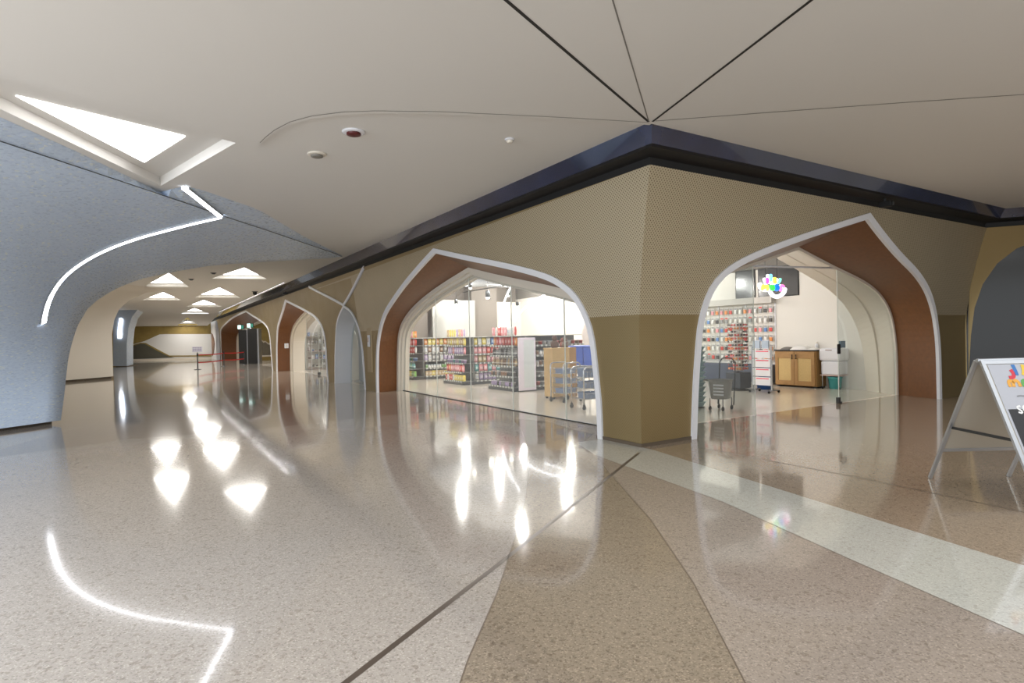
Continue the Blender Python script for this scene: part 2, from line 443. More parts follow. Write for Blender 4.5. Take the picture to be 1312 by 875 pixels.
def arch_trim(name, side, cur, w, label):
    ins = inset(cur, w)
    prof = []
    for p, q in zip(cur, ins):
        prof.append([surf(side, p.x, p.y, -.02), surf(side, p.x, p.y, .03), surf(side, q.x, q.y, .03), surf(side, q.x, q.y, -.03)])
    b = MB(); b.strip(prof, smooth=False)
    o = b.build(name, M_WHITE)
    struct(o, label, 'arch trim')
    return o, ins
def reveal(parent, name, side, outer_, inner, d, mt):
    k = 6; rows = []
    for p, q in zip(outer_, inner):
        P = surf(side, p.x, p.y, -.03); Q = place(side, q.x, q.y, -d)
        rows.append([P.lerp(Q, i/k) for i in range(k+1)])
    b = MB(); b.strip(rows, smooth=False)
    return b.build(name, mt, parent)
def sweep(parent, name, side, cur, prof, mt):
    rings = []
    curs = [inset(cur, a) if a else cur for a, d in prof]
    rows = [[place(side, curs[j][i].x, max(0, curs[j][i].y), -prof[j][1]) for j in range(len(prof))] for i in range(len(cur))]
    b = MB(); b.strip(rows, smooth=False)
    return b.build(name, mt, parent)

t1, a1in = arch_trim('trim_6', 'L', A1, .10, 'white trim around the wide shop window arch')
reveal(t1, 'brown_reveal', 'L', a1in, A1i, .60, M_BROWN)
sweep(t1, 'cream_frame', 'L', A1i, [(0,.60),(.10,.61),(.10,.68),(.16,.69),(.16,.78),(.22,.78),(.22,.9)], M_CREAM)
t2, a2in = arch_trim('trim_7', 'L', A2, .08, 'white trim around the narrow arch between two wider arches')
reveal(t2, 'white_reveal', 'L', a2in, inset(a2in, .05), .55, M_WHITE)
t3, a3in = arch_trim('trim_8', 'L', A3, .09, 'white trim around the second wide arch down the corridor')
reveal(t3, 'brown_reveal', 'L', a3in, A3i, .60, M_BROWN)
sweep(t3, 'cream_frame', 'L', A3i, [(0,.60),(.10,.61),(.10,.70),(.18,.72),(.18,1.3)], M_CREAM)
t4, a4in = arch_trim('trim_9', 'L', A4, .1, 'white trim around the far arch by the dark lift doors')
A4i = inset(a4in, .35)
reveal(t4, 'brown_reveal', 'L', a4in, A4i, 1.2, M_BROWN)
sweep(t4, 'cream_frame', 'L', A4i, [(0,1.2),(.12,1.21),(.12,1.4)], M_CREAM)
t5, b1in = arch_trim('trim_10', 'R', B1, .10, 'white trim around the entrance arch')
reveal(t5, 'brown_reveal', 'R', b1in, B1i, .90, M_BROWN)
sweep(t5, 'cream_frame', 'R', B1i, [(0,.90),(.05,.905),(.05,.98)], M_CREAM)

# white ribs that rise from the narrow arch and cross over it
def rib(name, pts, label):
    c = resample(smooth_curve([Vector(p) for p in pts], 2), 24); b = MB(); rows = []
    for i, p in enumerate(c):
        q = c[min(i+1, 23)]-c[max(i-1, 0)]; n = Vector((-q.y, q.x)).normalized()*.045
        rows.append([surf('L', p.x+n.x, p.y+n.y, -.01), surf('L', p.x+n.x, p.y+n.y, .03), surf('L', p.x-n.x, p.y-n.y, .03), surf('L', p.x-n.x, p.y-n.y, -.01)])
    b.strip(rows, smooth=False)
    return struct(b.build(name, M_WHITE), label, 'arch trim')
rib('trim_11', [(13.24,2.63),(12.5,2.86),(11.92,3.07),(10.62,3.55)], 'white rib rising from the narrow arch towards the window arch')
rib('trim_12', [(13.24,2.63),(14.1,2.83),(14.98,3.03),(17.3,3.55)], 'white rib rising from the narrow arch towards the second wide arch')

# dark plinth under the corner pillar
b = MB()
for side, tt in (('L', .88), ('R', 1.06)):
    pass
pl = [W(0.02,.02), W(0.02,.86), W(.3,.9), W(.95,.3), W(1.04,.02)]
b.prism([p + UP*.0 for p in [W(-.015,-.015), W(-.015,.9), W(.12,.9), W(.12,.12), W(1.08,.12), W(1.08,-.015)]], UP*.045)
struct(b.build('baseboard_corner', M_PLINTH), 'low dark plinth at the foot of the brass corner pillar', 'baseboard')

# thicken: interior back of the corner pillar (jambs of both arches meet inside)
b = MB()
for (p0, p1) in ((W(.58,.86), W(.9,.98)),):
    b.prism([W(.35,.35), W(.6,.86), W(.9,.98), W(.95,.6)], UP*2.0)
struct(b.build('wall_pillar_core', M_WHITE), 'inner core of the corner pillar', 'wall')

# ------------------------------------------------------------------ black fascia band above the facades
def band_pt(o_l, o_r, z): return W(-o_l, -o_r, z)
QA = 9.75                      # where the entrance front turns towards the viewer
E3 = Vector((.93, -.37, 0)).normalized(); N3 = Vector((E3.y, -E3.x, 0))
def band_rows(prof, mi_list, name, mts, label, cat):
    b = MB()
    # prof: list of (offset_left, offset_right, z)
    rows = []
    far = []; cor = []; rgt = []; thd = []
    for oL, oR, z in prof:
        far.append(W(-oL, 58, z)); cor.append(W(-oL, -oR, z))
        # corner between entrance front and third front
        base = W(QA, 0, z); k = oR
        # intersection of the line b=-oR with the third line offset by oR
        p3 = base + N3*k*1.0
        # solve  W(a,-oR) = p3 + E3*s
        q = p3 - W(0, -k, z); det = dR.x*(-E3.y) - (-E3.x)*dR.y
        a = (q.x*(-E3.y) - (-E3.x)*q.y)/det
        rgt.append(W(a, -oR, z)); thd.append(p3 + E3*9)
    for i in range(len(prof)-1):
        for r0, r1 in ((far, cor), (cor, rgt), (rgt, thd)):
            n = 12
            P = [r0[i].lerp(r1[i], k/n) for k in range(n+1)]; Q = [r0[i+1].lerp(r1[i+1], k/n) for k in range(n+1)]
            b.strip([P, Q], mi=mi_list[i], smooth=False)
    return struct(b.build(name, mts), label, cat)
band_rows([(.20,.45,3.56),(.23,.48,3.66),(.30,.56,3.67),(.46,.74,3.68),(.48,.76,3.70),(.5,.78,3.70),(.6,.88,3.905)],
          [0,0,0,0,1,1], 'trim_13', [M_BLACK, M_FASCIA], 'glossy dark fascia band running round the top of the brass facade', 'fascia')

# third front, turning towards the viewer at the far right
b = MB(); rows = []
q0 = W(QA, 0)
prof3 = []
for z in [i*.178 for i in range(21)]:
    zz = min(z, 3.56); rows.append([q0 + N3*(.5*s_of(zz)) + UP*zz + E3*k for k in (-.3*s_of(zz)*1.0, .02)])
o = b.strip(rows, smooth=True).build('wall_side', M_BRASS2)
struct(o, 'narrow brass return where the entrance front turns', 'wall')
b = MB()
hole = [(.05,0),(.06,.6),(.1,1.3),(.16,1.9),(.28,2.4),(.5,2.82),(.8,3.1),(1.25,3.3),(2.2,3.42),(9,3.5)]
pa = [q0 + E3*t + N3*(.5*s_of(z)) + UP*z for t, z in hole]
pb = [q0 + E3*t + N3*(.5*s_of(3.56)) + UP*3.56 for t, z in hole]
for i in range(len(hole)-1):
    n = 6
    rr = []
    for j in (i, i+1):
        t, z = hole[j]
        rr.append([q0 + E3*t + N3*(.5*s_of(z+(3.56-z)*k/n)) + UP*(z+(3.56-z)*k/n) for k in range(n+1)])
    b.strip(rr, smooth=True)
b.build('brass_panel', M_BRASS2, o)
b = MB()
b.prism([q0 + E3*t - N3*.15 for t in (-.25, 9)] + [q0 + E3*9 - N3*.2, q0 + E3*-.25 - N3*.2], UP*3.4)
w3 = empty('window_3', (0,0,0)); struct(w3, 'dark glazed shop unit at the end of the entrance front', 'window')
b.build('pane', M_DKGLASS, w3)

# ------------------------------------------------------------------ ceiling
def cz(b_): return ZC if b_ < 46 else ZC - (b_-46)/14*.85
edge = [ab(on_z(x, y, ZC)) for x, y in ((834,157),)]
cofs = []   # (opening triangle in pixels, depth)
def pxab(l): return [ab(on_z(x, y, ZC)) for x, y in l]
near = pxab([(-195,46),(302,183),(206,238)])
far_px = [(216,350,184,367.5,242,367.5), (313,343,270,357,342,357.5), (209,374.5,182,384.5,232,384.5), (281,368.5,248,381,308,381.5),
          (261,384.5,238,393,285,393), (249,395,232,401,268,401), (240,403,227,407.5,254,407.5)]
fars = [pxab([(a, b_), (c, d), (e, f)]) for a, b_, c, d, e, f in far_px]
extra_c = pxab([(150,371,128,379,178,379)][0:0]) 
behind = [[(-3.2,-9.5),(-7.5,-8.2),(-4.2,-6.6)], [(2.6,-8.6),(-.8,-11.2),(2.2,-11.6)], [(5.4,-5.2),(8.6,-7.2),(5.0,-8.2)]]
# outline of the public ceiling in (a,b)
outl = [(-.6,-.88),(-.6,46),(-.6,59.5),(-14,59.5),(-24,46),(-24,10),(-24,-20),(24,-20)]
rg = ab(W(QA,0)+N3*.88)
outl += [ab(W(QA,0)+N3*.88+E3*12), (9.35,-.88)]
shellpx = [(832,157),(740,151.5),(650,147),(560,143),(480,142),(440,143.5),(400,148.5),(372,156),(352,166.5),(340,176),(333,183)]
sh = pxab(shellpx)
slot = [(-.76,19.5),(-.70,19.5),(-.70,45.6),(-.76,45.6)]
vs, fs = cdt([outl, near, slot] + fars + behind, extra=[(a*2, b_*2) for a in range(-11, 0) for b_ in range(-9, 29)])
b = MB(); b.v = [W(v.x, v.y, cz(v.y)) for v in vs]
holes = [near, slot]+fars+behind
for f in fs:
    cx = sum(vs[i].x for i in f)/3; cy = sum(vs[i].y for i in f)/3
    if in_poly(cx, cy, outl) and not any(in_poly(cx, cy, h) for h in holes):
        b.f.append(list(f)); b.m.append(0); b.sm.append(False)
ceil_o = b.build('ceiling', M_CEIL)
struct(ceil_o, 'smooth white ceiling over the hall and corridor', 'ceiling')
# lower shell of the ceiling over the viewer, its edge curving from the light coffer to the pillar
sh2 = sh + pxab([(302,175.5),(200,147.5),(100,120),(0,92.5),(-195,39)]) 
shl = [Vector(p) for p in sh2]
sh_loop = [(p.x, p.y) for p in shl] + [(-24,-6),(-24,-20),(24,-20),ab(W(QA,0)+N3*.88+E3*12),(9.35,-.88),(-.6,-.88)]
vs, fs = cdt([sh_loop]+behind)
b = MB(); dz = .028
b.v = [W(v.x, v.y, ZC-dz) for v in vs]
for f in fs:
    cx = sum(vs[i].x for i in f)/3; cy = sum(vs[i].y for i in f)/3
    if in_poly(cx, cy, sh_loop) and not any(in_poly(cx, cy, h) for h in behind): b.f.append(list(f)); b.m.append(0); b.sm.append(False)
b.strip([[W(p.x, p.y, ZC-dz) for p in shl], [W(p.x, p.y, ZC+.01) for p in shl]], smooth=False)
struct(b.build('ceiling_shell', M_CEIL2), 'lower white ceiling shell with a curved edge ending at the pillar', 'ceiling')
k_ = 14
def ceil_groove(px, w, mt, label):
    global k_
    P = [on_z(x, y, ZC-dz-.002) for x, y in px]; b = MB()
    if len(px) < 6: P.append(P[-1] + (P[-1]-P[0]).normalized()*5)
    d = (P[-1]-P[0]).normalized(); n = Vector((-d.y, d.x, 0))*w/2
    b.strip([[p+n, p-n] for p in P], smooth=False); b.strip([[p+n, p-n] for p in [p + UP*.004 for p in P]], smooth=False)
    struct(b.build('trim_%d' % k_, mt), label, 'ceiling joint'); k_ += 1
ceil_groove(shellpx, .012, M_GROOVE2, 'fine curved darker line along the edge of the ceiling shell')  # thin darker strip laid along the shell edge
ceil_groove([(831,156),(648,0),(589,-50)], .03, M_GROOVE, 'dark ceiling joint fanning to the upper left from the pillar top')
ceil_groove([(831,155),(785,0),(770,-50)], .012, M_GROOVE2, 'fine ceiling joint fanning almost straight back from the pillar top')
ceil_groove([(836,156),(1040,0),(1105,-50)], .028, M_GROOVE, 'dark ceiling joint fanning to the upper right from the pillar top')
ceil_groove([(840,155),(1000,143),(1150,132),(1312,121),(1450,112)], .016, M_GROOVE2, 'fine ceiling joint running right from the pillar top')

def coffer(name, tri, depth, mt, inset_k, label, emitc, group=None, panel=None, rim=True):
    c = sum((Vector(p) for p in tri), Vector((0,0)))/3
    ZC = cz(c.y)
    root = empty(name, W(c.x, c.y, ZC), label=label, cat='ceiling light', group=group)
    loc = lambda v, z: W(v[0], v[1], z) - root.location
    roof = [Vector(p).lerp(c, inset_k) for p in tri]
    z = ZC + depth
    mid = [Vector(p).lerp(c, inset_k*.5) for p in tri]
    b = MB()
    r0 = [loc(p, ZC) for p in tri]; r1 = [loc(p, ZC+depth*.32) for p in mid]; r2 = [loc(p, z) for p in roof]
    b.strip([r0, r1, r2], smooth=False, closed=True)
    b.add(r2, [(0, 1, 2)])
    b.build('recess', M_CEIL, root)
    b = MB()
    tr = [loc(p, z-.012) for p in (panel or [Vector(p).lerp(c, .16) for p in roof])]
    b.prism(tr, UP*.008)
    b.build('diffuser', emitc, root)
    return root
panel_near = [Vector(ab(on_z(x, y, ZC+.11))) for x, y in ((20,123),(237,175),(185,208))]
coffer('ceiling_light', near, .12, M_LIGHT, .02, 'large white triangular light recessed in the ceiling above the blue vault', M_LIGHT, panel=panel_near)
ordn = ['nearest triangular ceiling light of the left row beyond the blue arch', 'nearest triangular ceiling light beside the dark fascia beyond the blue arch',
        'second triangular ceiling light of the left row beyond the blue arch', 'second triangular ceiling light beside the dark fascia beyond the blue arch',
        'third triangular ceiling light along the fascia row', 'fourth triangular ceiling light along the fascia row', 'farthest triangular ceiling light along the fascia row']
for tri, lb in zip(fars, ordn):
    coffer('ceiling_light', tri, .14, M_LIGHTF, .05, lb, M_LIGHTF, group='triangular ceiling lights along the corridor')

r = empty('light_strip', W(-.73, 19.5, ZC), label='concealed straight light strip in the ceiling slot beside the dark fascia', cat='light strip')
lo = lambda a, b_, z: W(a, b_, z) - r.location
b = MB(); b.strip([[lo(-.758,y,ZC), lo(-.758,y,ZC+.06), lo(-.702,y,ZC+.06), lo(-.702,y,ZC)] for y in (19.51, 45.59)], smooth=False); b.build('channel', M_GROOVE, r)
b = MB(); b.strip([[lo(-.752,y,ZC+.052), lo(-.708,y,ZC+.052)] for y in (19.6, 45.5)], smooth=False); b.build('diffuser', mat('led_slot', (250,251,255), .5, emit=70), r)

# ------------------------------------------------------------------ blue mosaic vault on the left
P0 = on_z(78, 543); P1 = on_z(440, 328, ZC)
nW = (P1-P0).cross(UP).normalized()
arch_px = [(78,543),(82,510),(85,480),(88,456),(92,440),(99,418),(112,396),(128,381.6),(150,369),(179,357.6),(224,348),(280,338.5),(330,334.5),(380,331.5),(415,329.5),(438,328.6)]
AC = [on_plane(x, y, P0, nW) for x, y in arch_px]; AC[0] = P0 + UP*.07
kA = 6
fl = on_z(-220, 586); ctop = on_z(-220, 107, ZC-.08)
low = []
for i in range(14):
    z = .07 + (ZC-.15)*i/13; k = max(0, (z-.9)/(ZC-.98))**1.7
    p = fl.lerp(ctop, k); p.z = z; low.append(p)
crease = [on_z(x, y, ZC-.08 if x < 400 else ZC-.03) for x, y in [(-220,107),(-90,150),(0,180),(60,200),(120,220),(180,240),(232,257.5),(285,276),(340,294),(390,311),(425,323)]]
crease.append(AC[-1] + Vector((0,0,.0)))
nA, nB = 14, 26
rowA = resample(AC[:kA+1], nA) + resample(AC[kA:], nB)[1:]
rowO = resample(low, nA) + resample(crease, nB)[1:]
rows = []
for i, (p, q) in enumerate(zip(rowA, rowO)):
    k = 10; r = []
    for j in range(k+1):
        r.append(p.lerp(q, j/k))
    rows.append(r)
b = MB(); b.strip(rows, smooth=True)
bvh = BVHTree.FromPolygons([tuple(v) for v in b.v], b.f)
# return thickness of the arch edge (soffit goes back from the arch edge)
back = [p + Vector((-.55,.35,0))*.9 for p in rowA]
b.strip([rowA, back], smooth=True)
vault = b.build('wall_left', M_BLUE)
struct(vault, 'blue grey mosaic vault curving from the floor up to the ceiling', 'wall')
ced = [(-220,45),(-90,107),(0,150),(100,195),(206,246.5),(222,241.5),(241,237.5),(330,268),(390,303.5),(425,321)]
up = [on_z(x, y, ZC-.002) for x, y in ced] + [AC[-1] + UP*.02]
b = MB(); cr2 = resample(crease, 40); up2 = resample(up, 40)
# pair by arclength
b.strip([cr2, up2], smooth=False)
ou = b.build('upper_band', M_BLUE, vault)
bvh2 = BVHTree.FromPolygons([tuple(v) for v in b.v], b.f)
b = MB(); b.tube([p + Vector((.02,-.02,-.015)) for p in crease], .007, 5); b.build('crease_joint', M_STEEL, vault)
# shadow gap plinth
b = MB(); b.strip([[P0 + Vector((-.25,.1,0)), P0+Vector((-.25,.1,.09))], [fl + Vector((-.25,.1,0)), fl+Vector((-.25,.1,.09))]], smooth=False)
struct(b.build('baseboard_left', M_PLINTH), 'dark recessed plinth under the blue mosaic vault', 'baseboard')

def cast(x, y, lift=.03):
    d = ray(x, y).normalized(); hits = []
    for t in (bvh, bvh2):
        h = t.ray_cast(EYE, d)
        if h[0]: hits.append(h)
    h = min(hits, key=lambda h: h[3]); n = h[1]
    if n.dot(d) > 0: n = -n
    return h[0] + n*lift, n
def led(name, px, w, label, emitm=M_LED, group=None):
    pts = resample(smooth_curve([Vector(p) for p in px], 2), 40)
    P = []; N = []
    for p in pts:
        q, n = cast(p.x, p.y); P.append(q); N.append(n)
    root = empty(name, P[0], label=label, cat='light strip', group=group)
    b = MB(); rows = []
    for i in range(len(P)):
        t = (P[min(i+1, len(P)-1)]-P[max(i-1, 0)]).normalized(); s = t.cross(N[i]).normalized()*w/2
        o_ = P[i]-root.location
        rows.append([o_-s-N[i]*.05, o_-s, o_+s, o_+s-N[i]*.05])
    b.strip(rows, smooth=False); b.build('diffuser', emitm, root)
    b = MB()
    for sg in (-1, 1):
        rr = []
        for i in range(len(P)):
            t = (P[min(i+1, len(P)-1)]-P[max(i-1, 0)]).normalized(); s = t.cross(N[i]).normalized()*(w/2)*sg
            o_ = P[i]-root.location; e_ = s.normalized()*.012
            rr.append([o_+s+N[i]*.004, o_+s+e_+N[i]*.004, o_+s+e_-N[i]*.05])
        b.strip(rr, smooth=False)
    b.build('channel', M_ALU, root)
    return root
led('light_strip', [(54,413.5),(57,395),(64,376),(76,358),(92,343),(115,328),(145,314),(180,302),(215,293),(250,284),(282,277)], .105, 'long curved white light strip sweeping up the blue mosaic vault')
led('light_strip', [(237,240),(250,250),(266,263),(282,275.5)], .085, 'short straight white light strip meeting the curved one at the vault crease')

# ------------------------------------------------------------------ left side beyond the arch
wl0 = Vector((-18.36,24.19,0)); wl1 = Vector((-17.96,26.31,0)); dW = (wl1-wl0).normalized(); nR_ = Vector((dW.y,-dW.x,0))
prof = [(0,.1),(0,1.2),(0,2.0),(.12,2.6),(.4,3.1),(.95,3.5),(1.8,3.78),(3.2,3.9)]
b = MB(); b.strip([[wl0 - dW*9 + nR_*o_ + UP*z for o_, z in prof], [wl1 + nR_*o_ + UP*z for o_, z in prof]], smooth=True)
b.strip([[wl1 + nR_*o_ + UP*z for o_, z in prof], [wl1 + Vector((-14,1.5,0)) + UP*z for o_, z in prof]], smooth=False)
o = b.build('wall_white', mat('white_plaster', (214, 208, 198), .7)); struct(o, 'plain white vault wall beyond the blue arch', 'wall')
b = MB(); b.strip([[wl0-dW*9-nR_*.1, wl0-dW*9-nR_*.1+UP*.12], [wl1-nR_*.1, wl1-nR_*.1+UP*.12]], smooth=False)
b.build('plinth', M_PLINTH, o)
# second blue pillar
p2 = on_z(150, 470); n2 = Vector((0,1,0))
q = lambda x, y: on_plane(x, y, p2, n2)
pol = [(145,469),(162.5,469),(162.5,440),(164.5,420),(169,406),(178,395),(192,388),(215,383),(262,380),(262,373.5),(215,371),(160,371),(145,385)]
b = MB(); b.prism([q(x, y) for x, y in pol], Vector((-1.5,3,0)))
o = b.build('wall_blue_far', M_BLUE); struct(o, 'second blue mosaic pillar far down the corridor', 'wall')
b = MB(); b.prism([q(x, y)+Vector((0,.1,0)) for x, y in ((147,469),(161.5,469),(161.5,471),(147,471))], Vector((-.5,2,0))); b.build('plinth', M_PLINTH, o)
b = MB(); b.prism([q(x, y)-Vector((0,.06,0)) for x, y in ((151.6,433),(155.4,433),(155.6,420),(157,409),(154,408),(152.2,420))], Vector((0,.05,0)))
r = empty('light_strip', q(153, 433), label='short upright white light strip on the far blue pillar', cat='light strip')
ob = b.build('diffuser', M_LED, r); ob.matrix_parent_inverse = Matrix.Translation(-q(153, 433))
# outer boundary walls on the left
b = MB(); b.strip([[Vector((-30,26,0)), Vector((-30,26,4))], [Vector((-40,60,0)), Vector((-40,60,4))]], smooth=False)
struct(b.build('wall_outer', M_CEIL), 'plain wall closing the corridor on its far left', 'wall')
b = MB(); b.strip([[Vector((15.5,10.5,0)), Vector((15.5,10.5,3.9))], [Vector((15.5,-9,0)), Vector((15.5,-9,3.9))]], smooth=False)  # unseen wall, added to block world light from the right
struct(b.build('wall_light_block', M_CEIL), 'plain unseen wall added on the right to darken the hall', 'wall')
# far end wall
BF = 58.0
f_ = lambda x, y, d=0.0: on_plane(x, y, W(0, BF-d), dL)
M_GOLD = mat('gold_leaf_wall', (150, 128, 72), .4, .5, noise=.25, nscale=3)
b = MB(); b.strip([[W(-26,BF,0), W(-26,BF,4)], [W(2,BF,0), W(2,BF,4)]], smooth=False)
wf = b.build('wall_far', M_GOLD); struct(wf, 'far end wall with gold band, white panel and dark hill shape', 'wall')
def flat(pts, d, th, name, mt, parent):
    b = MB(); b.prism([f_(x, y, d) for x, y in pts], dL*th); return b.build(name, mt, parent)
flat([(160,444),(185,437),(204,428.5),(212,428),(285,428),(285,458),(160,462)], .06, .06, 'white_panel', mat('white_gloss', (226,225,222), .4), wf)
flat([(160,447),(170,443),(180,440),(186,440.5),(200,448),(215,456),(224,458),(160,460.5)], .1, .06, 'dark_hill', mat('hill_dark', (84,82,70), .5, noise=.3, nscale=1.2), wf)
flat([(160,446),(170,442),(180,439),(187,439.5),(201,447),(217,455.5),(285,455),(285,456.5),(217,457),(200,448.6),(186,440.8),(180,440.3),(170,443.4),(160,447.4)], .12, .04, 'gold_line', M_GOLD, wf)
flat([(150,461),(290,457.5),(290,459.5),(150,463.2)], .14, .1, 'cream_skirting', M_CREAM, wf)
# white end pier with a rust crescent next to the far arch
pe = [(53.0,0),(56.5,0),(56.8,2.0),(58,3.4),(52.9,3.4),(53.0,2)]
b = MB(); b.prism([place('L', t, z, .34) for t, z in [(52.9,0),(57.6,0),(57.6,3.5),(52.9,3.5)]], dR*.3)
o = b.build('wall_end_pier', M_WHITE); struct(o, 'white end pier at the far end of the corridor front', 'wall')
b = MB(); b.prism([place('L', t, z, .40) for t, z in [(56.6,2.45),(55.6,2.3),(54.5,1.9),(54.0,1.4),(54.6,.9),(55.6,.45),(56.4,.25)]], dR*.05)
b.build('rust_crescent', M_BROWN, o)

# ------------------------------------------------------------------ shop shell (behind the brass facades)
SH_A, SH_B, SH_Z = 9.5, 18.0, 4.1
def wall_ab(name, p, q_, z0, z1, mt, label, th=.1):
    d = (W(*q_)-W(*p)); n = Vector((d.y, -d.x, 0)).normalized()*th
    b = MB(); b.prism([W(*p)+UP*z0, W(*q_)+UP*z0, W(*q_)+n+UP*z0, W(*p)+n+UP*z0], UP*(z1-z0))
    return struct(b.build(name, mt), label, 'wall')
M_TAUPE = mat('taupe_wall', (138,130,122), .6)
wall_ab('wall_shop_back', (SH_A, SH_B), (SH_A, 1.9), 0, 3.25, M_WALLW, 'white shop wall behind the cabinet', .1)
wall_ab('wall_shop_top', (SH_A, SH_B), (SH_A, 1.9), 3.25, SH_Z, M_SHOPC, 'dark upper wall above the white shop wall', .1)
wall_ab('wall_shop_end', (.9, SH_B), (SH_A, SH_B), 0, SH_Z, M_TAUPE, 'taupe end wall at the back of the shop')
wall_ab('wall_shop_two', (.9, 26.3), (14, 26.3), 0, SH_Z, M_WALLW, 'white end wall of the second shop')
wall_ab('wall_shop_three', (14, 18.3), (14, 60), 0, SH_Z, M_WALLW, 'back wall of the second shop', .1)
b = MB(); b.prism([W(.35,.6,SH_Z), W(.35,60,SH_Z), W(14,60,SH_Z), W(14,.6,SH_Z)], UP*.1)
shc = b.build('ceiling_shop', M_SHOPC); struct(shc, 'dark exposed ceiling inside the shop', 'ceiling')
# upper back of facades so that no light leaks above the arches
b = MB()
for (p, q_) in (((.2,.2),(.2,60)), ((.2,.2),(12,.2))):
    b.strip([[W(*p, 3.5), W(*p, SH_Z)], [W(*q_, 3.5), W(*q_, SH_Z)]], smooth=False)
struct(b.build('wall_upper', M_WALLW), 'plain wall above the arches inside the shop', 'wall')
wall_ab('wall_side_end', (11.5, .95), (11.5, 1.9), 0, SH_Z, M_WALLW, 'shop wall closing the entrance end')

# headers around the recessed glazing (fill between arch opening and facade at glazing depth)
def header(name, side, cur, d, t0, t1_, label, mt):
    hp = [(p.x, p.y) for p in cur]; hp[0] = (hp[0][0], -.05); hp[-1] = (hp[-1][0], -.05)
    lp = [(t0,0),(t1_,0),(t1_,4.05),(t0,4.05)]
    vs, fs = cdt([lp, hp]); b = MB(); b.v = [place(side, v.x, v.y, -d) for v in vs]
    for f in fs:
        cx = sum(vs[i].x for i in f)/3; cy = sum(vs[i].y for i in f)/3
        if in_poly(cx, cy, lp) and not in_poly(cx, cy, hp): b.f.append(list(f)); b.m.append(0); b.sm.append(False)
    return struct(b.build(name, mt), label, 'wall')
header('wall_header_window', 'L', inset(A1i, .2), .9, .9, 11.2, 'inner wall around the shop window', M_WALLW)
header('wall_header_second', 'L', inset(A3i, .17), 1.3, 15.2, 26.2, 'inner wall around the second wide arch', M_WALLW)
header('wall_header_door', 'R', inset(B1i, .04), .985, .92, 11.5, 'inner wall around the entrance', M_WALLW)

# glazing of the wide shop window: five panes side by side
def top_z(cur, t):
    best = 0
    for p, q_ in zip(cur, cur[1:]):
        lo, hi = min(p.x, q_.x), max(p.x, q_.x)
        if lo <= t <= hi and hi > lo:
            k = (t-p.x)/(q_.x-p.x); best = max(best, p.y+(q_.y-p.y)*k)
    return best
def pane(parent, side, cur, d, t0, t1_, mt, th=.012, ztop=None):
    n = 24; b = MB(); ts = [t0+(t1_-t0)*i/n for i in range(n+1)]
    fr = [place(side, t, .012, -d) for t in ts]; tp = [place(side, t, min(max(.05, top_z(cur, t)), ztop or 9), -d) for t in ts]
    b.strip([fr, tp], smooth=False)
    o = b.build('pane', mt, parent)
    b = MB()
    for t in (t0, t1_):
        z = min(max(.05, top_z(cur, t)), ztop or 9)
        p = place(side, t, 0, -d)
        ax = dL if side == 'L' else dR; nn = dR if side == 'L' else dL
        s = ax*.004; w = nn*.006
        b.prism([p-s-w, p+s-w, p+s+w, p-s+w], UP*z)
    b.build('edge', M_GEDGE, o)
    return o
w1 = empty('window_1', (0,0,0)); struct(w1, 'frameless glazing of the wide shop window', 'window')
gcur = inset(A1i, .16)
gts = [gcur[0].x+.02, 2.62, 4.39, 6.21, 8.05, gcur[-1].x-.02]
for a_, b_ in zip(gts, gts[1:]): pane(w1, 'L', gcur, .75, a_+.006, b_-.006, M_GLASS)
b = MB(); b.prism([place('L', t, 0, -o_) for t, o_ in ((.98,.73),(10.4,.73),(10.4,.77),(.98,.77))], UP*.015); b.build('floor_channel', M_STEEL, w1)
w2 = empty('window_2', (0,0,0)); struct(w2, 'fixed glass panel on the pillar side of the entrance', 'window')
bcur = inset(B1i, .05)
pane(w2, 'R', bcur, .93, bcur[0].x+.02, 3.69, M_GLASSD)
d1 = empty('door_1', (0,0,0)); struct(d1, 'glass door panel slid open on the right of the entrance', 'door')
pn = pane(d1, 'R', bcur, .93, 6.38, bcur[-1].x-.02, M_GLASSD)
b = MB(); b.box((-.03,-.03,0), (.03,.03,.12)); b.box((-.05,-.02,.0), (.1,.02,.03))
pv = b.build('floor_pivot', M_STEEL, d1); pv.location = W(6.36, .93); pv.rotation_euler.z = PHI
b = MB(); b.box((-.09,-.035,1.0), (.0,-.005,1.2), bev=.01); pv = b.build('lock_box', M_BLACK, d1); pv.location = W(6.42, .93); pv.rotation_euler.z = PHI
b = MB(); b.box((.03,-.02,1.12), (.2,.02,1.26)); pv = b.build('lock_plate', mat('blue_grey_plate', (120,140,150), .3), d1); pv.location = W(6.42, .93); pv.rotation_euler.z = PHI
b = MB(); b.tube([W(3.7,.93,2.66), W(6.38,.93,2.74)], .02, 6); b.build('track', M_WHITE, d1)
# tunnel behind the entrance arch
Rt = arch_curve([(.9,0),(.95,1.1),(1.3,1.9),(2.4,2.5),(4.2,2.95),(5.1,3.2),(5.57,3.07),(6.64,2.76),(7.78,2.39),(8.59,1.89),(9.1,1.14),(9.22,0)], (5.1,3.2))
b = MB(); bc = inset(B1i, .05)
rows = []
for p, q_ in zip(bc, Rt):
    A_ = place('R', p.x, p.y, -.98); Bp = place('R', q_.x, q_.y, -1.84)
    rows.append([A_, A_.lerp(Bp, .4), A_.lerp(Bp, .42) + dR*.04, A_.lerp(Bp, .5) + dR*.04, A_.lerp(Bp, .52), Bp])
b.strip(rows[39:], smooth=False)
b.strip([[r_[-1] for r_ in rows[39:]], [r_[-1] + dR*.35 + UP*.25 for r_ in rows[39:]]], smooth=False)
b.build('cream_tunnel', M_CREAM, t5)
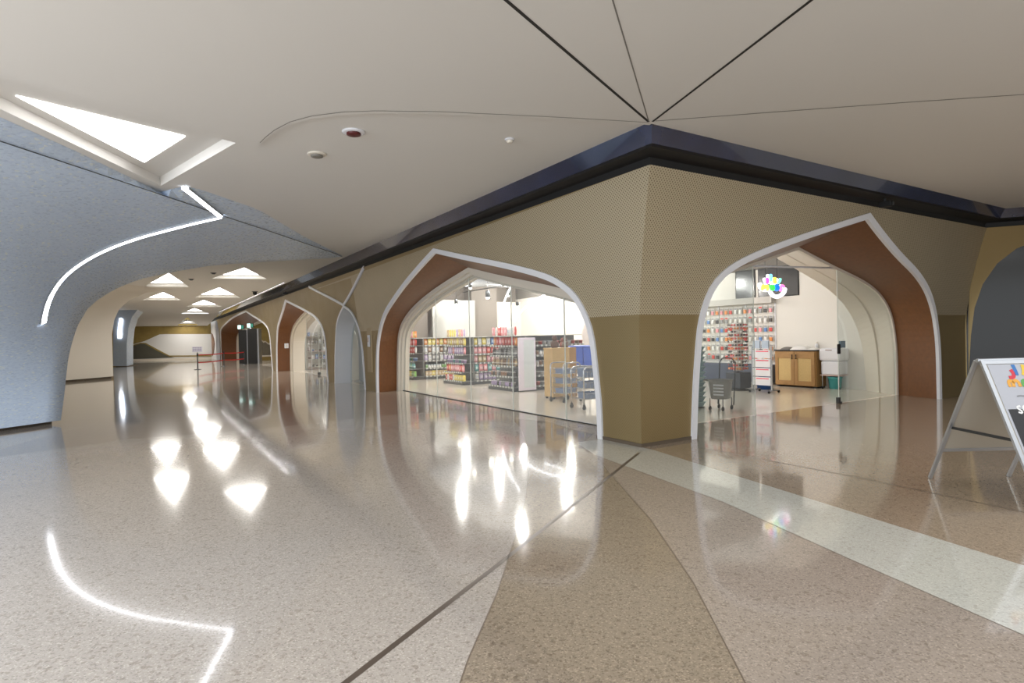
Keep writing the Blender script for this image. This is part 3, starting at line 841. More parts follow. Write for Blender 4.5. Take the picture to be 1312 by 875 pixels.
# narrow arch and far arch glazing
w4 = empty('window_4', (0,0,0)); struct(w4, 'grey glass filling the narrow arch', 'window')
c2 = inset(a2in, .05)
pane(w4, 'L', c2, .5, c2[0].x+.02, 13.2, M_GLASSD); pane(w4, 'L', c2, .5, 13.21, c2[-1].x-.02, M_GLASSD)
b = MB(); b.strip([[W(1.0,11,0), W(1.0,11,3.4)], [W(1.0,15.4,0), W(1.0,15.4,3.4)]], smooth=False)
struct(b.build('wall_narrow_arch', mat('pale_grey_wall', (205,206,204), .5)), 'pale grey wall closing the narrow arch behind its glass', 'wall')
w5 = empty('window_5', (0,0,0)); struct(w5, 'glass shop door in the second wide arch', 'window')
c3 = inset(A3i, .12)
for a_, b_ in ((16.4,18.2),(18.25,20.6),(20.65,22.9)): pane(w5, 'L', c3, .85, a_, b_, M_GLASS, ztop=2.7)
b = MB(); b.box((-.06,-.03,.0),(.06,.03,.12)); pv = b.build('floor_pivot', M_STEEL, w5); pv.location = W(.85, 20.62); pv.rotation_euler.z = PHI

# ================================================================== THINGS
def at(name, a, b_, z=0, rz=0.0, label=None, cat=None, group=None):
    return empty(name, W(a, b_, z), PHI+rz, label, cat, group)
def single(name, me, loc, rz, label, cat, group=None):
    o = bpy.data.objects.new(name, me); o.location = loc; o.rotation_euler = (0, 0, rz); link(o)
    return tag(o, label, cat, group)

COLS = {'red': (206,70,62), 'pink': (228,150,156), 'yellow': (226,206,96), 'orange': (224,140,70), 'blue': (92,134,190), 'green': (124,170,96),
        'white': (228,226,222), 'lilac': (184,164,204), 'teal': (104,166,168), 'brown': (134,98,70), 'tan': (200,172,128), 'black': (58,56,56), 'grey': (150,150,150)}
def cm(c): return mat('pack_'+c, COLS[c], .38)
ME = {}
def pack(kind, col):
    key = (kind, col)
    if key in ME: return ME[key]
    b = MB(); m2 = mat('print_'+col, tuple(int(v*.45+238*.55) for v in COLS[col]), .4) if col != 'white' else mat('print_pale', (196,204,214), .4)
    if kind == 'snack_bag':
        n = 6; h = .245; w = .155
        for sg in (-1, 1):
            rows = []
            for i in range(n+1):
                v = i/n; row = []
                for j in range(n+1):
                    u = j/n; th = .035*(math.sin(math.pi*v)**.6)*(math.sin(math.pi*u)**.5 if 0 < u < 1 else 0)
                    pinch = 1-.1*math.sin(math.pi*v)
                    row.append((sg*th, (u-.5)*w*pinch, v*h))
                rows.append(row)
            nb = len(b.v); b.strip(rows, smooth=True)
        nf = len(b.f)
        for i, f in enumerate(b.f):
            zc = sum(b.v[k].z for k in f)/4; yc = abs(sum(b.v[k].y for k in f)/4)
            if .08 < zc < .16 and yc < .05: b.m[i] = 1
    elif kind == 'carton':
        b.box((-.045,-.055,0), (.045,.055,.19), 0, bev=.003); b.box((-.0465,-.04,.06), (-.0452,.04,.13), 1)
    elif kind == 'jar':
        b.lathe([(0,0),(.04,0),(.045,.01),(.045,.09),(.036,.105),(.036,.11,1),(.04,.11,1),(.04,.135,1),(0,.135,1)], 12)
    elif kind == 'bottle':
        b.lathe([(0,0),(.034,0),(.037,.01),(.037,.05),(.0375,.05,1),(.0375,.1,1),(.037,.1),(.037,.13),(.015,.18),(.014,.2),(.017,.2,1),(.017,.225,1),(0,.225,1)], 12)
    elif kind == 'tub':
        b.lathe([(0,0),(.05,0),(.06,.1),(.064,.1,1),(.064,.118,1),(0,.118,1)], 14)
    ME[key] = b.mesh(kind, [cm(col), m2]); return ME[key]
CATS = {'snack_bag': ('snack bag', 'bag'), 'carton': ('carton', 'carton'), 'jar': ('jar', 'jar'), 'bottle': ('bottle', 'bottle'), 'tub': ('tub', 'tub')}
PW = {'snack_bag': .155, 'carton': .125, 'jar': .105, 'bottle': .09, 'tub': .14}
LV = ['bottom', 'second lowest', 'middle', 'second highest', 'top']

def gondola(a, b_, lab, where, plan, length=2.6, width=1.4, flat=False):
    root = at('shelf_unit', a, b_, label=lab, cat='shelving')
    b = MB(); b.box((.0,0,0), (length,width,.1)); b.build('plinth', M_STEEL, root)
    b = MB(); b.box((.40,0,.1), (.43,width,1.5)); b.box((.43,width/2-.02,.1), (length,width/2+.02,1.5)); b.build('back_panel', M_SHELF, root)
    H = [.12,.40,.68,.96,1.24]
    Mx = root.matrix_basis
    def shelf(lo, hi, edge):
        s = MB(); s.box(lo, hi); so = s.build('shelf', M_SHELF, root)
        r = MB()
        if edge == 'x':
            r.box((lo[0]-.012, lo[1], lo[2]-.015), (lo[0], hi[1], hi[2]+.015))
            k = lo[1]+.04
            while k < hi[1]-.05: r.box((lo[0]-.016, k, lo[2]-.02), (lo[0]-.012, k+.06, hi[2]+.018), 1); k += .15
        else:
            r.box((lo[0], lo[1]-.012, lo[2]-.015), (hi[0], lo[1], hi[2]+.015))
            k = lo[0]+.04
            while k < hi[0]-.05: r.box((k, lo[1]-.016, lo[2]-.02), (k+.06, lo[1]-.012, hi[2]+.018), 1); k += .15
        r.build('price_rail', [M_SHELF, M_RAIL], so)
    rot = Matrix.Rotation(PHI, 3, 'Z')
    def put(kind, col, x, y, z, lvl, face, tilt=0.0):
        wpos = W(a, b_) + rot @ Vector((x, y, 0)) + UP*(z+.0005)
        word, cat = CATS[kind]
        fw = 'end' if face.startswith('at') else 'aisle'
        lb = f'{col} {word} on the {lvl} {fw} shelf of the {where}'
        single(kind, pack(kind, col), wpos, PHI + (0 if face.startswith('at') else math.pi/2) + tilt, lb, cat, f'{col} {word}s on the {lvl} {fw} shelf of the {where}')
    for li, z in enumerate(H):
        dpt = .0 if li < 2 else .06
        shelf((dpt, .02, z-.015), (.40, width-.02, z), 'x')
        shelf((.46, dpt+.0, z-.015), (length, width/2-.02, z), 'y')
        kind, cols = plan['end'][li]
        y = .1; i = 0
        while y < width-.08:
            c = cols[int(i*len(cols)/ (1.3/PW[kind])) % len(cols)] if plan.get('runs') else random.choice(cols)
            put(kind, c, dpt+.09, y, z, LV[li], 'at the window end', random.uniform(-.08, .08)); y += PW[kind]*1.03; i += 1
        kind, cols = plan['side'][li]
        x = .56
        while x < length-.1:
            c = random.choice(cols); put(kind, c, x, dpt+.09, z, LV[li], 'along the aisle side', random.uniform(-.08, .08)); x += PW[kind]*1.03
    # top display
    t = MB(); t.box((.02,.0,1.5), (length,width,1.52)); t.build('top_board', M_RAIL, root)
    i = 0
    y = .12
    while y < width-.05:
        c = random.choice(plan['top']); wpos = W(a, b_)+rot @ Vector((.16, y, 0))+UP*1.5215
        single('snack_bag', pack('snack_bag', c), wpos, PHI+random.uniform(-.3,.3), f'{c} snack bag standing on top of the {where} at the window end', 'bag', f'{c} snack bags on top of the {where}')
        y += .17
    return root
gondola(2.6, 14.15, 'tall grey shelf unit of bright packets at the left end of the shop window', 'left shelf unit',
        {'end': [('carton',['yellow','green','tan']),('bottle',['green','teal','yellow']),('tub',['blue','teal','green']),('snack_bag',['white','red','grey']),('snack_bag',['pink','red','orange'])],
         'side': [('carton',['tan','yellow']),('jar',['green','white']),('snack_bag',['lilac','grey','white']),('snack_bag',['brown','grey','white']),('snack_bag',['yellow','orange'])],
         'top': ['yellow','orange','red','pink']})
gondola(2.82, 10.7, 'grey shelf unit of sweets in the middle of the shop window', 'middle shelf unit',
        {'end': [('carton',['red','yellow','white','red']),('snack_bag',['red','orange','pink']),('tub',['lilac','teal','blue','lilac']),('snack_bag',['lilac','pink','white']),('snack_bag',['yellow','tan','yellow','tan'])],
         'side': [('snack_bag',['lilac','grey','white']),('snack_bag',['pink','teal','lilac']),('snack_bag',['pink','white','tan']),('snack_bag',['red','pink','tan']),('snack_bag',['blue','yellow','white','red'])],
         'top': ['yellow','lilac','tan','pink']})
gondola(2.85, 7.72, 'grey shelf unit of jars and bags nearest the corner pillar', 'right shelf unit',
        {'end': [('jar',['black','grey','lilac']),('jar',['brown','grey','black']),('bottle',['brown','tan','grey']),('bottle',['brown','black','grey']),('snack_bag',['orange','red','pink'])],
         'side': [('tub',['red','white','grey']),('tub',['white','grey']),('jar',['white','grey','brown']),('jar',['white','brown']),('tub',['white','red','brown'])],
         'top': ['red','pink','white','red']})
# white poster board on the corner of the right unit
r = at('display_board', 2.95, 7.60, 0, label='tall pale poster board standing at the corner of the right shelf unit', cat='board')
b = MB(); b.box((0,0,.03), (.55,.05,1.46), bev=.008); b.build('panel', mat('poster_pale', (222,214,226), .4), r)
b = MB(); b.box((.16,-.004,.1), (.5,.0,1.4)); b.build('poster', mat('poster_grey', (206,214,216), .45, noise=.12, nscale=12), r)
b = MB(); b.box((.0,0,0), (.55,.06,.03)); b.build('foot', M_STEEL, r)

# ---- beige and wooden display stands by the window
def wood_stand(a, b_, w, d, h, label, mt, drawers=3):
    r = at('display_stand', a, b_, label=label, cat='stand')
    b = MB(); b.box((0,0,.05), (d,w,h), bev=.008); b.build('body', mt, r)
    b = MB(); b.box((-.01,-.01,h), (d+.01,w+.01,h+.025), bev=.006); b.build('top', M_WOOD, r)
    for k in range(4):
        b = MB(); b.box((.02+(d-.08)*(k % 2), .02+(w-.08)*(k//2), 0), (.06+(d-.08)*(k % 2), .06+(w-.08)*(k//2), .05)); b.build('foot', M_BLACK, r)
    return r
wood_stand(2.55, 5.5, .36, .5, 1.18, 'tall pale wooden display stand beside the right shelf unit', M_WOOD)
r = at('wooden_rack', 3.1, 5.75, label='open wooden rack holding small boxes behind the wheeled wire trolleys', cat='rack')
b = MB()
for y in (0,.34): b.box((0,y,0), (.35,y+.03,1.2))
b.build('side_panel', M_WOODD, r)
for z in (.1,.38,.66,.94,1.18):
    b = MB(); b.box((.0,.03,z), (.35,.34,z+.02)); b.build('shelf', M_WOODD, r)
for i, z in enumerate((.12,.40,.68,.96)):
    for k in range(2):
        c = ['tan','grey','blue'][i % 3]
        single('carton', pack('carton', c), W(3.1,5.75)+Matrix.Rotation(PHI,3,'Z') @ Vector((.1,.11+k*.15,0))+UP*(z+.0005), PHI, f'{c} carton on the {["lowest","second","third","upper"][i]} shelf of the open wooden rack', 'carton', f'{c} cartons on the {["lowest","second","third","upper"][i]} wooden rack shelf')
def plush(name, a, b_, z, c, lab, s=1.0):
    r = at(name, a, b_, z, label=lab, cat='toy')
    b = MB(); b.lathe([(0,0),(.07*s,.0),(.1*s,.06*s),(.085*s,.14*s),(.04*s,.18*s)], 12); b.build('body', c, r)
    b = MB(); b.lathe([(.0,.155*s),(.05*s,.17*s),(.068*s,.22*s),(.05*s,.27*s),(0,.285*s)], 12); b.build('head', c, r)
    for sg in (-1, 1):
        b = MB(); b.lathe([(0,0),(.022*s,.012*s),(.0,.045*s)], 8, (0,.045*s*sg,.265*s)); b.build('ear', c, r)
plush('plush_toy', 2.75, 5.68, 1.206, mat('plush_brown', (96,70,58), .9), 'dark brown plush toy on the pale wooden display stand', 1.0)
plush('plush_toy', 3.2, 5.86, 1.201, mat('plush_grey', (120,104,94), .9), 'grey brown plush toy on the open wooden rack', .9)
plush('plush_toy', 3.25, 6.03, 1.201, mat('plush_red', (150,84,74), .9), 'reddish plush toy on the open wooden rack', .8)

def wire_trolley(a, b_, rz, lab, l=.9, w=.5, h=.92, bins=True):
    r = at('wire_trolley', a, b_, 0, rz, lab, 'trolley', None)
    for y in (0, w):
        b = MB(); pts = [(0,y,.08),(0,y,h-.08)] + [(.08-.08*math.cos(t*math.pi/8), y, h-.08+.08*math.sin(t*math.pi/8)) for t in range(1,5)] + [(l-.08+.08*math.sin(t*math.pi/8), y, h-.08+.08*math.cos(t*math.pi/8)) for t in range(0,5)] + [(l,y,.08)]
        b.tube(pts, .016, 8); b.build('frame', M_CHROME, r)
    for i in range(4):
        x = l*(i % 2); y = w*(i//2)
        b = MB(); b.tube([(x,y-.014,.04),(x,y+.014,.04)], .04, 12); b.box((x-.018,y-.02,.05),(x+.018,y+.02,.1)); b.build('wheel', M_STEEL, r)
    for z in (.2,.42,.64):
        b = MB()
        for k in range(10): x = .02+(l-.04)*k/9; b.tube([(x,0,z),(x,w,z)], .004, 5)
        for k in range(6): y = w*k/5; b.tube([(0,y,z),(l,y,z)], .005, 5)
        for k in range(10): x = .02+(l-.04)*k/9; b.tube([(x,0,z),(x,0,z+.12)], .004, 5); b.tube([(x,w,z),(x,w,z+.12)], .004, 5)
        b.tube([(0,0,z+.12),(l,0,z+.12)], .006, 5); b.tube([(0,w,z+.12),(l,w,z+.12)], .006, 5)
        b.build('wire_shelf', M_CHROME, r)
    return r
wire_trolley(1.86, 3.5, R(-4), 'chrome wire trolley on wheels standing closest to the corner pillar inside the window', .7, .45, .84)
wire_trolley(2.3, 4.75, R(4), 'chrome wire trolley on wheels beside the pale wooden display stand', .5, .45, .88)
# crates on the trolleys
def crate(a, b_, z, c, lab, l=.38, w=.28, h=.2, rz=0.0):
    r = at('crate', a, b_, z, rz, lab, 'crate')
    b = MB(); t = .012
    b.box((0,0,0),(l,w,t)); b.box((0,0,t),(l,t,h)); b.box((0,w-t,t),(l,w,h)); b.box((0,t,t),(t,w-t,h)); b.box((l-t,t,t),(l,w-t,h)); b.build('box', c, r)
    b = MB(); b.box((-.012,-.012,h-.03),(l+.012,0,h)); b.box((-.012,w,h-.03),(l+.012,w+.012,h)); b.box((-.012,0,h-.03),(0,w,h)); b.box((l,0,h-.03),(l+.012,w,h)); b.build('rim', c, r)
M_CR1 = mat('crate_grey_blue', (130,146,176), .5); M_CR2 = mat('crate_blue', (56,92,188), .45)
for i, z in enumerate((.206,.426,.646)):
    crate(1.98, 3.58, z, M_CR1, f'grey blue crate on the {["lowest","middle","top"][i]} tier of the trolley nearest the pillar', rz=R(-4), h=.12+.06*(i > 1))
    crate(2.36, 4.83, z, M_CR1, f'grey blue crate on the {["lowest","middle","top"][i]} tier of the trolley beside the wooden stand', rz=R(4), h=.1, l=.36)
# blue storage boxes on a low table behind
r = at('low_table', 3.9, 5.4, label='low white table carrying the bright blue storage boxes', cat='table')
b = MB(); b.box((0,0,.68),(.6,1.4,.72)); b.build('table_top', M_WHITE, r)
for i in range(4):
    b = MB(); x = .02+.52*(i % 2); y = .02+1.32*(i//2); b.box((x,y,0),(x+.04,y+.04,.68)); b.build('leg', M_WHITE, r)
for i in range(4):
    r = at('storage_box', 3.94, 5.42+i*.345, .7205, label=f'bright blue plastic storage box, {["nearest the pillar trim","second from the pillar trim","third from the pillar trim","farthest from the pillar trim"][i]} on the low white table', cat='box')
    b = MB(); b.box((0,0,0),(.5,.32,.46),bev=.02); b.build('body', M_CR2, r)
    b = MB(); b.box((-.015,-.01,.46),(.515,.33,.5),bev=.01); b.build('lid', M_CR2, r)
# big pale oval lamp/panel behind
r = at('oval_display', 4.9, 7.1, 0, label='tall pale oval display panel on a slim stand behind the blue boxes', cat='display panel')
b = MB(); pts = [(.03, .27*math.cos(t*math.pi/16), 1.5+.33*math.sin(t*math.pi/16)) for t in range(32)]; b.prism(pts, (.05,0,0)); b.build('panel', mat('oval_pink', (226,214,204), .5), r)
b = MB(); b.tube([(.055,0,.02),(.055,0,1.2)], .02, 8); b.build('pole', M_CHROME, r)
b = MB(); b.lathe([(0,0),(.2,0),(.2,.015),(.03,.025),(0,.025)], 20, (.055,0,0)); b.build('base', M_CHROME, r)
# speaker-like dark bottles box
r = at('black_bin', 3.05, 5.72, 1.0) if False else None

# ---- back of the shop: partition, door, arch niche
wall_ab('wall_partition', (4.6, 16.9), (6.6, 16.9), 0, 3.1, mat('partition_grey', (196,196,192), .6), 'pale grey partition at the back of the shop')
dd = at('door_3', 5.1, 16.85, label='pale grey flush door in the partition at the back of the shop', cat='door'); dd['kind'] = 'structure'
b = MB(); b.box((0,0,0),(1.0,.04,2.3)); b.build('leaf', mat('door_grey', (172,174,172), .5), dd)
b = MB(); b.box((.88,-.05,1.0),(.92,0,1.12)); b.build('handle', M_STEEL, dd)
wall_ab('wall_pale', (8.0, 17.6), (9.4, 17.6), 0, 3.1, M_WALLW, 'white panel in the right corner at the back of the shop')
wall_ab('wall_dark', (2.9, 17.2), (4.5, 17.2), 0, 3.9, mat('taupe_wall', (138,130,122), .6), 'taupe wall panel beside the pale partition')
wall_ab('wall_dark_two', (6.7, 17.4), (8.0, 17.4), 0, 3.9, mat('taupe_wall', (138,130,122), .6), 'taupe wall panel right of the pale partition')
r = at('arched_panel', 1.5, 17.5, 1.75, label='white arched light panel above the left shelf unit', cat='panel')
b = MB(); b.prism([(0,0,0)]+[(.65-.65*math.cos(t*math.pi/14),0,.95*math.sin(t*math.pi/14)) for t in range(0,15)], (0,.1,0)); b.build('panel', mat('arch_white', (246,244,238), .5, emit=.9), r)
b = MB(); b.box((0,-.02,-.06),(1.3,.1,0)); b.build('rail', mat('rail_green', (150,170,120), .5), r)
# ducts and rails under the dark shop ceiling
for i, (a0, b0, a1, b1) in enumerate(((1.2,15.4,9,15.4),(1.2,11.8,9,11.8),(3.2,2.2,3.2,17.5),(6.4,2.2,6.4,17.5))):
    r = empty('ceiling_duct' if i < 2 else 'track_rail', W(a0,b0,3.72 if i < 2 else 3.5), label=['grey ventilation duct under the shop ceiling at the far end','grey ventilation duct under the shop ceiling over the middle shelves','thin track rail with spotlights running close to the shop window','thin track rail with spotlights deeper in the shop'][i], cat='duct' if i < 2 else 'rail')
    v = W(a1,b1)-W(a0,b0)
    b = MB(); b.tube([Vector((0,0,0)), v], .16 if i < 2 else .02, 14 if i < 2 else 6); b.build('tube', M_ALU if i < 2 else M_STEEL, r)
    for k in range(5):
        b = MB(); p = v*(.08+.21*k); b.tube([p, p+UP*(.38 if i < 2 else .6)], .008, 5); b.build('hanger', M_STEEL, r)

# ---- spotlights in the shop
def spot(p, lab, s=1.0, grp='spotlights hanging in the shop'):
    r = empty('spotlight', p, label=lab, cat='spotlight', group=grp)
    b = MB(); b.lathe([(0,.16*s),(.05*s,.16*s),(.055*s,.14*s),(.055*s,0),(.047*s,0),(.047*s,.03*s)], 14); b.build('housing', M_STEEL, r)
    b = MB(); b.lathe([(0,-.034*s),(.025*s,-.028*s),(.04*s,-.012*s),(.046*s,.0),(.046*s,.01),(0,.01)], 14); b.build('lens', M_SPOT, r)
    b = MB(); b.tube([(0,0,.16*s),(0,0,SH_Z-p.z)], .008, 5); b.build('stem', M_STEEL, r)
pb = lambda x, y, b_: on_plane(x, y, W(0, b_), dL)
for (x, y, bb, lab, s) in ((625,381,12.0,'brightest spotlight in the middle of the shop window view',1.5), (727.5,382.5,4.6,'bright spotlight beside the right side of the window trim',1.0),
                        (602.5,369,12.2,'spotlight near the peak of the window arch',1.2),(584.5,389.5,15.6,'spotlight low at the left over the shelf units',1.2),
                        (595.8,396.5,17.0,'lowest spotlight over the pale partition',1.0),(651,378.5,12.4,'spotlight beside the curved reflection tube',1.2),(662.8,392.5,14.0,'spotlight behind the curved reflection tubes',1.1)):
    spot(pb(x, y, bb), lab, s)
# glowing tubes added in place of curved light reflections in the window glass
def reflection_curve(px, bb, rad, lab):
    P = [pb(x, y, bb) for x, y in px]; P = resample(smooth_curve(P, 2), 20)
    r = empty('reflection_tube', P[0], label=lab, cat='light', group='glowing tubes standing in for reflections in the shop window')
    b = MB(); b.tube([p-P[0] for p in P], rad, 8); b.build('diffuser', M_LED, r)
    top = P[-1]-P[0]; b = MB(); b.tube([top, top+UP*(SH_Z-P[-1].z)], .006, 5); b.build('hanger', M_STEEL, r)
reflection_curve([(639.5,419.5),(641,405),(645,389),(651,374),(660,358)], 9.6, .022, 'upright curved white reflection built as a tube left of the pair in the window')
reflection_curve([(659,412.5),(665,402),(675,391.5),(690,381.5),(705,374.5),(718,370)], 9.0, .022, 'wide curved white reflection built as a tube arching to the right in the window')
reflection_curve([(693,398.5),(703,393),(716,387.5)], 8.4, .018, 'short white reflection built as a tube right of the arching one')

# ---- right-hand part of the shop seen through the entrance
wallrz = 0
r = at('wall_display', 9.1, 4.32, label='white back-wall display of hanging packs on hooks with a glowing header', cat='display')
b = MB(); b.box((.32,0,.05),(.38,2.9,2.28)); b.build('back_board', mat('pegboard', (214,206,196), .6), r)
b = MB(); b.box((.1,0,2.28),(.38,2.9,2.46)); b.build('header', mat('header_grey', (190,186,180), .5), r)
for y in (0,.95,1.9,2.85):
    b = MB(); b.box((.28,y,0),(.38,y+.04,2.28)); b.build('upright', M_WHITE, r)
b = MB(); b.box((.0,0,.05),(.34,2.9,.55)); b.build('base_cabinet', mat('base_navy', (70,78,96), .5), r)
rotM = Matrix.Rotation(PHI, 3, 'Z')
def hangpack(col):
    key = ('hang', col)
    if key not in ME:
        b = MB(); b.box((0,-.06,-.2),(.012,.06,0)); b.box((-.03,-.045,-.18),(0,.045,-.07),1,bev=.008); b.box((-.001,-.05,-.06),(0,.05,-.015),2); b.tube([(-.08,0,-.012),(.1,0,-.012)],.003,5,3)
        ME[key] = b.mesh('hanging_pack', [cm('white'), cm(col), cm('grey' if col != 'grey' else 'red'), M_CHROME])
    return ME[key]
rowsH = [2.2,1.93,1.66,1.39,1.12,.85]
nm = ['top','second','third','fourth','fifth','lowest']
for i, z in enumerate(rowsH):
    for k in range(17):
        c = random.choice(['red','black','blue','white','grey','orange','pink','white','white'])
        p = W(9.1,4.32)+rotM @ Vector((.24,.12+k*.165,0))+UP*z
        single('hanging_pack', hangpack(c), p, PHI, f'{c} and white blister pack hanging in the {nm[i]} row of the wall display', 'pack', f'{c} packs in the {nm[i]} row of the wall display')
# dark panels above
for i, (b0, b1) in enumerate(((3.62,4.86),(4.95,5.62))):
    r = at('wall_screen', 9.38, b0, 2.44, label=['wide black screen on the white wall behind the glowing flower sign','narrow dark screen on the white wall left of the wide one'][i], cat='screen')
    b = MB(); b.box((0,0,0),(.08,b1-b0,.84),bev=.01); b.build('frame', M_BLACK, r)
    b = MB(); b.box((-.004,.03,.03),(0,b1-b0-.03,.81)); b.build('glass', mat('screen_glass', (34,35,38), .15), r)
# glowing flower-hand sign with a smile
sp = on_plane(991, 366, W(0, 1.5), dL); nA_ = (EYE-sp); nA_.z = 0; nA_.normalize()
r = empty('neon_sign', sp, PHI, label='glowing colourful sign of letters like petals above a white smile', cat='sign')
def pxl(x, y):   # sign-plane coordinates from the zoomed sign drawing (1050x875 for 60x50 px)
    q = on_plane(960+x/17.5, 340+y/17.5, sp, dL) - sp
    return Vector((q.dot(dR), 0, q.z))
def emat(n, c, e): return mat('neon_'+n, c, .4, emit=e)
def stroke(name, pts, rad, c, dy=0.0, e=1.5):
    b = MB(); P = resample(smooth_curve([pxl(*p) for p in pts], 2), 14)
    P = [p + Vector((0,dy,0)) for p in P]
    rad = rad*(.78 if name == 'backing' else (1.5 if name != 'smile' else .9)); b.tube(P, rad, 8)
    for p in (P[0], P[-1]): b.lathe([(0,-rad*.8),(rad*.7,-rad*.6),(rad,0),(rad*.7,rad*.6),(0,rad*.8)], 8, tuple(p))
    return b.build(name, emat(c[0], c[1], e), r)
WHT = ('white', (246,246,255)); 
halo = [([(300,420),(330,520),(450,540),(560,500),(700,500),(770,470)], .062), ([(400,300),(430,400)], .045), ([(475,220),(480,380)], .042), ([(570,300),(560,400)], .05), ([(680,310),(640,400)], .04)]
for pts, rad in halo: stroke('backing', pts, rad, WHT, .06, 1.6)
stroke('smile', [(470,600),(520,680),(620,710),(720,670),(790,590),(800,530)], .045, WHT, 0, 3)
stroke('petal', [(400,300),(410,350),(400,390)], .022, ('magenta', (236,84,206)), 0)
stroke('petal', [(480,220),(485,300),(478,340)], .022, ('sky', (120,200,250)), 0)
stroke('petal', [(570,300),(560,350),(580,380)], .026, ('gold', (250,226,80)), 0)
stroke('petal', [(690,310),(680,350),(650,390)], .02, ('mint', (130,236,214)), 0)
stroke('letter', [(290,540),(300,440),(340,470),(350,540),(360,460),(400,450),(410,550)], .02, ('yellow', (255,236,90)), 0)
stroke('letter', [(470,470),(540,460),(545,540),(490,540),(480,490)], .022, ('green', (60,206,80)), 0)
stroke('letter', [(600,450),(650,480),(640,540),(590,540),(575,490),(600,452)], .024, ('blue', (20,110,220)), 0)
stroke('letter', [(700,560),(700,480),(740,450),(770,480)], .02, ('pink', (246,120,190)), 0)
for x in (430, 700):
    b = MB(); p = pxl(x, 420); b.tube([p + Vector((0,.07,0)), p + Vector((0,.07,2.9-sp.z-p.z+.3))], .006, 5); b.build('wire', M_STEEL, r)

# spinner of sunglasses
SPX, SPY = 7.3, 4.0
r = at('spinner_rack', SPX, SPY, label='revolving rack crowded with red and black sunglasses behind the glass', cat='rack')
b = MB(); b.lathe([(0,0),(.26,0),(.26,.03),(.05,.06),(0,.06)], 20); b.build('base', M_STEEL, r)
b = MB(); b.tube([(0,0,.05),(0,0,1.75)], .02, 8); b.build('pole', M_CHROME, r)
b = MB(); b.lathe([(0,.5),(.125,.5),(.125,1.72),(0,1.72)], 8); b.build('drum', mat('drum_white', (222,212,206), .5), r)
b = MB(); b.box((-.22,-.22,.06),(.22,.22,.46),bev=.02); b.build('storage_base', mat('base_dark', (60,64,72), .5), r)
def glasses(c):
    key = ('gl', c)
    if key not in ME:
        b = MB()
        for s in (-1, 1):
            b.lathe([(0,.004),(.026,.004),(.028,0),(.026,-.004),(0,-.004)], 10, (s*.034,0,0))
        b.tube([(-.012,0,.004),(.012,0,.004)], .004, 6)
        for s in (-1, 1): b.tube([(s*.06,0,.01),(s*.065,.01,-.075)], .003, 5, 1)
        for i, v in enumerate(b.v): b.v[i] = Vector((v.x, v.z, v.y)) if True else v
        ME[key] = b.mesh('sunglasses', [cm(c), cm('black')])
    return ME[key]
rowl = ['lowest','second','third','fourth','fifth','sixth','seventh','eighth','ninth','tenth','eleventh','twelfth','second highest','highest']
for i in range(14):
    for k in range(10):
        th = 2*math.pi*k/10 + i*.3; z = .56+i*.085; c = ['red','black','red','orange','white','black'][(i*2+k*3) % 6]
        n = Vector((math.cos(th), math.sin(th), 0)); p = W(SPX,SPY)+n*.232+UP*z
        single('sunglasses', glasses(c), p, th-math.pi/2, f'{c} sunglasses in the {rowl[i]} ring of the revolving rack', 'sunglasses', f'{c} sunglasses in the {rowl[i]} ring')
# blue bin behind the promo board
r = at('waste_bin', 8.0, 3.75, label='plain blue bin behind the white promotion board', cat='bin')
b = MB(); b.lathe([(0,0),(.17,0),(.2,.6),(.215,.6),(.215,.63),(.19,.63),(.17,.03),(0,.03)], 20); b.build('tub', mat('bin_blue', (44,84,150), .5), r)
# promotion board on castors
r = at('promotion_board', 7.15, 2.95, label='white promotion board with red lettering bands on a castored frame', cat='sign board')
lean = Matrix.Rotation(R(-7), 3, 'Y')
for y in (0,.52):
    b = MB(); b.box((0,y,.06),(.03,y+.03,1.12), rot=None); b.tube([(.015,y+.015,.06),(-.12,y+.015,.06),(.3,y+.015,.06)], .014, 6); b.build('leg', M_ALU, r)
    for x in (-.1,.28):
        b = MB(); b.tube([(x,y+.0,.03),(x,y+.03,.03)], .03, 10); b.build('castor', M_BLACK, r)
for z, hh in ((.84,.2),(.62,.2),(.4,.2),(.18,.2)):
    b = MB(); b.box((-.006,.035,z),(.012,.515,z+hh)); p = b.build('panel', M_WHITE, r)
    b = MB(); b.box((-.009,.08,z+hh-.05),(-.006,.42,z+hh-.025)); b.build('lettering_band', mat('band_pink', (226,96,116), .5), p)
for k in range(2):
    r2 = at('leaflet_holder', 7.16, 3.03+k*.24, 1.06, label=['white leaflet holder on the right top of the promotion board','white leaflet holder on the left top of the promotion board'][k], cat='holder')
    b = MB(); b.box((0,0,0),(.05,.2,.02)); b.box((.03,0,.02),(.05,.2,.22)); b.build('holder', M_WHITE, r2)
    b = MB(); b.box((.0,.01,.021),(.028,.19,.2)); b.build('leaflet', mat('leaflet_blue', (176,190,206), .5), r2)
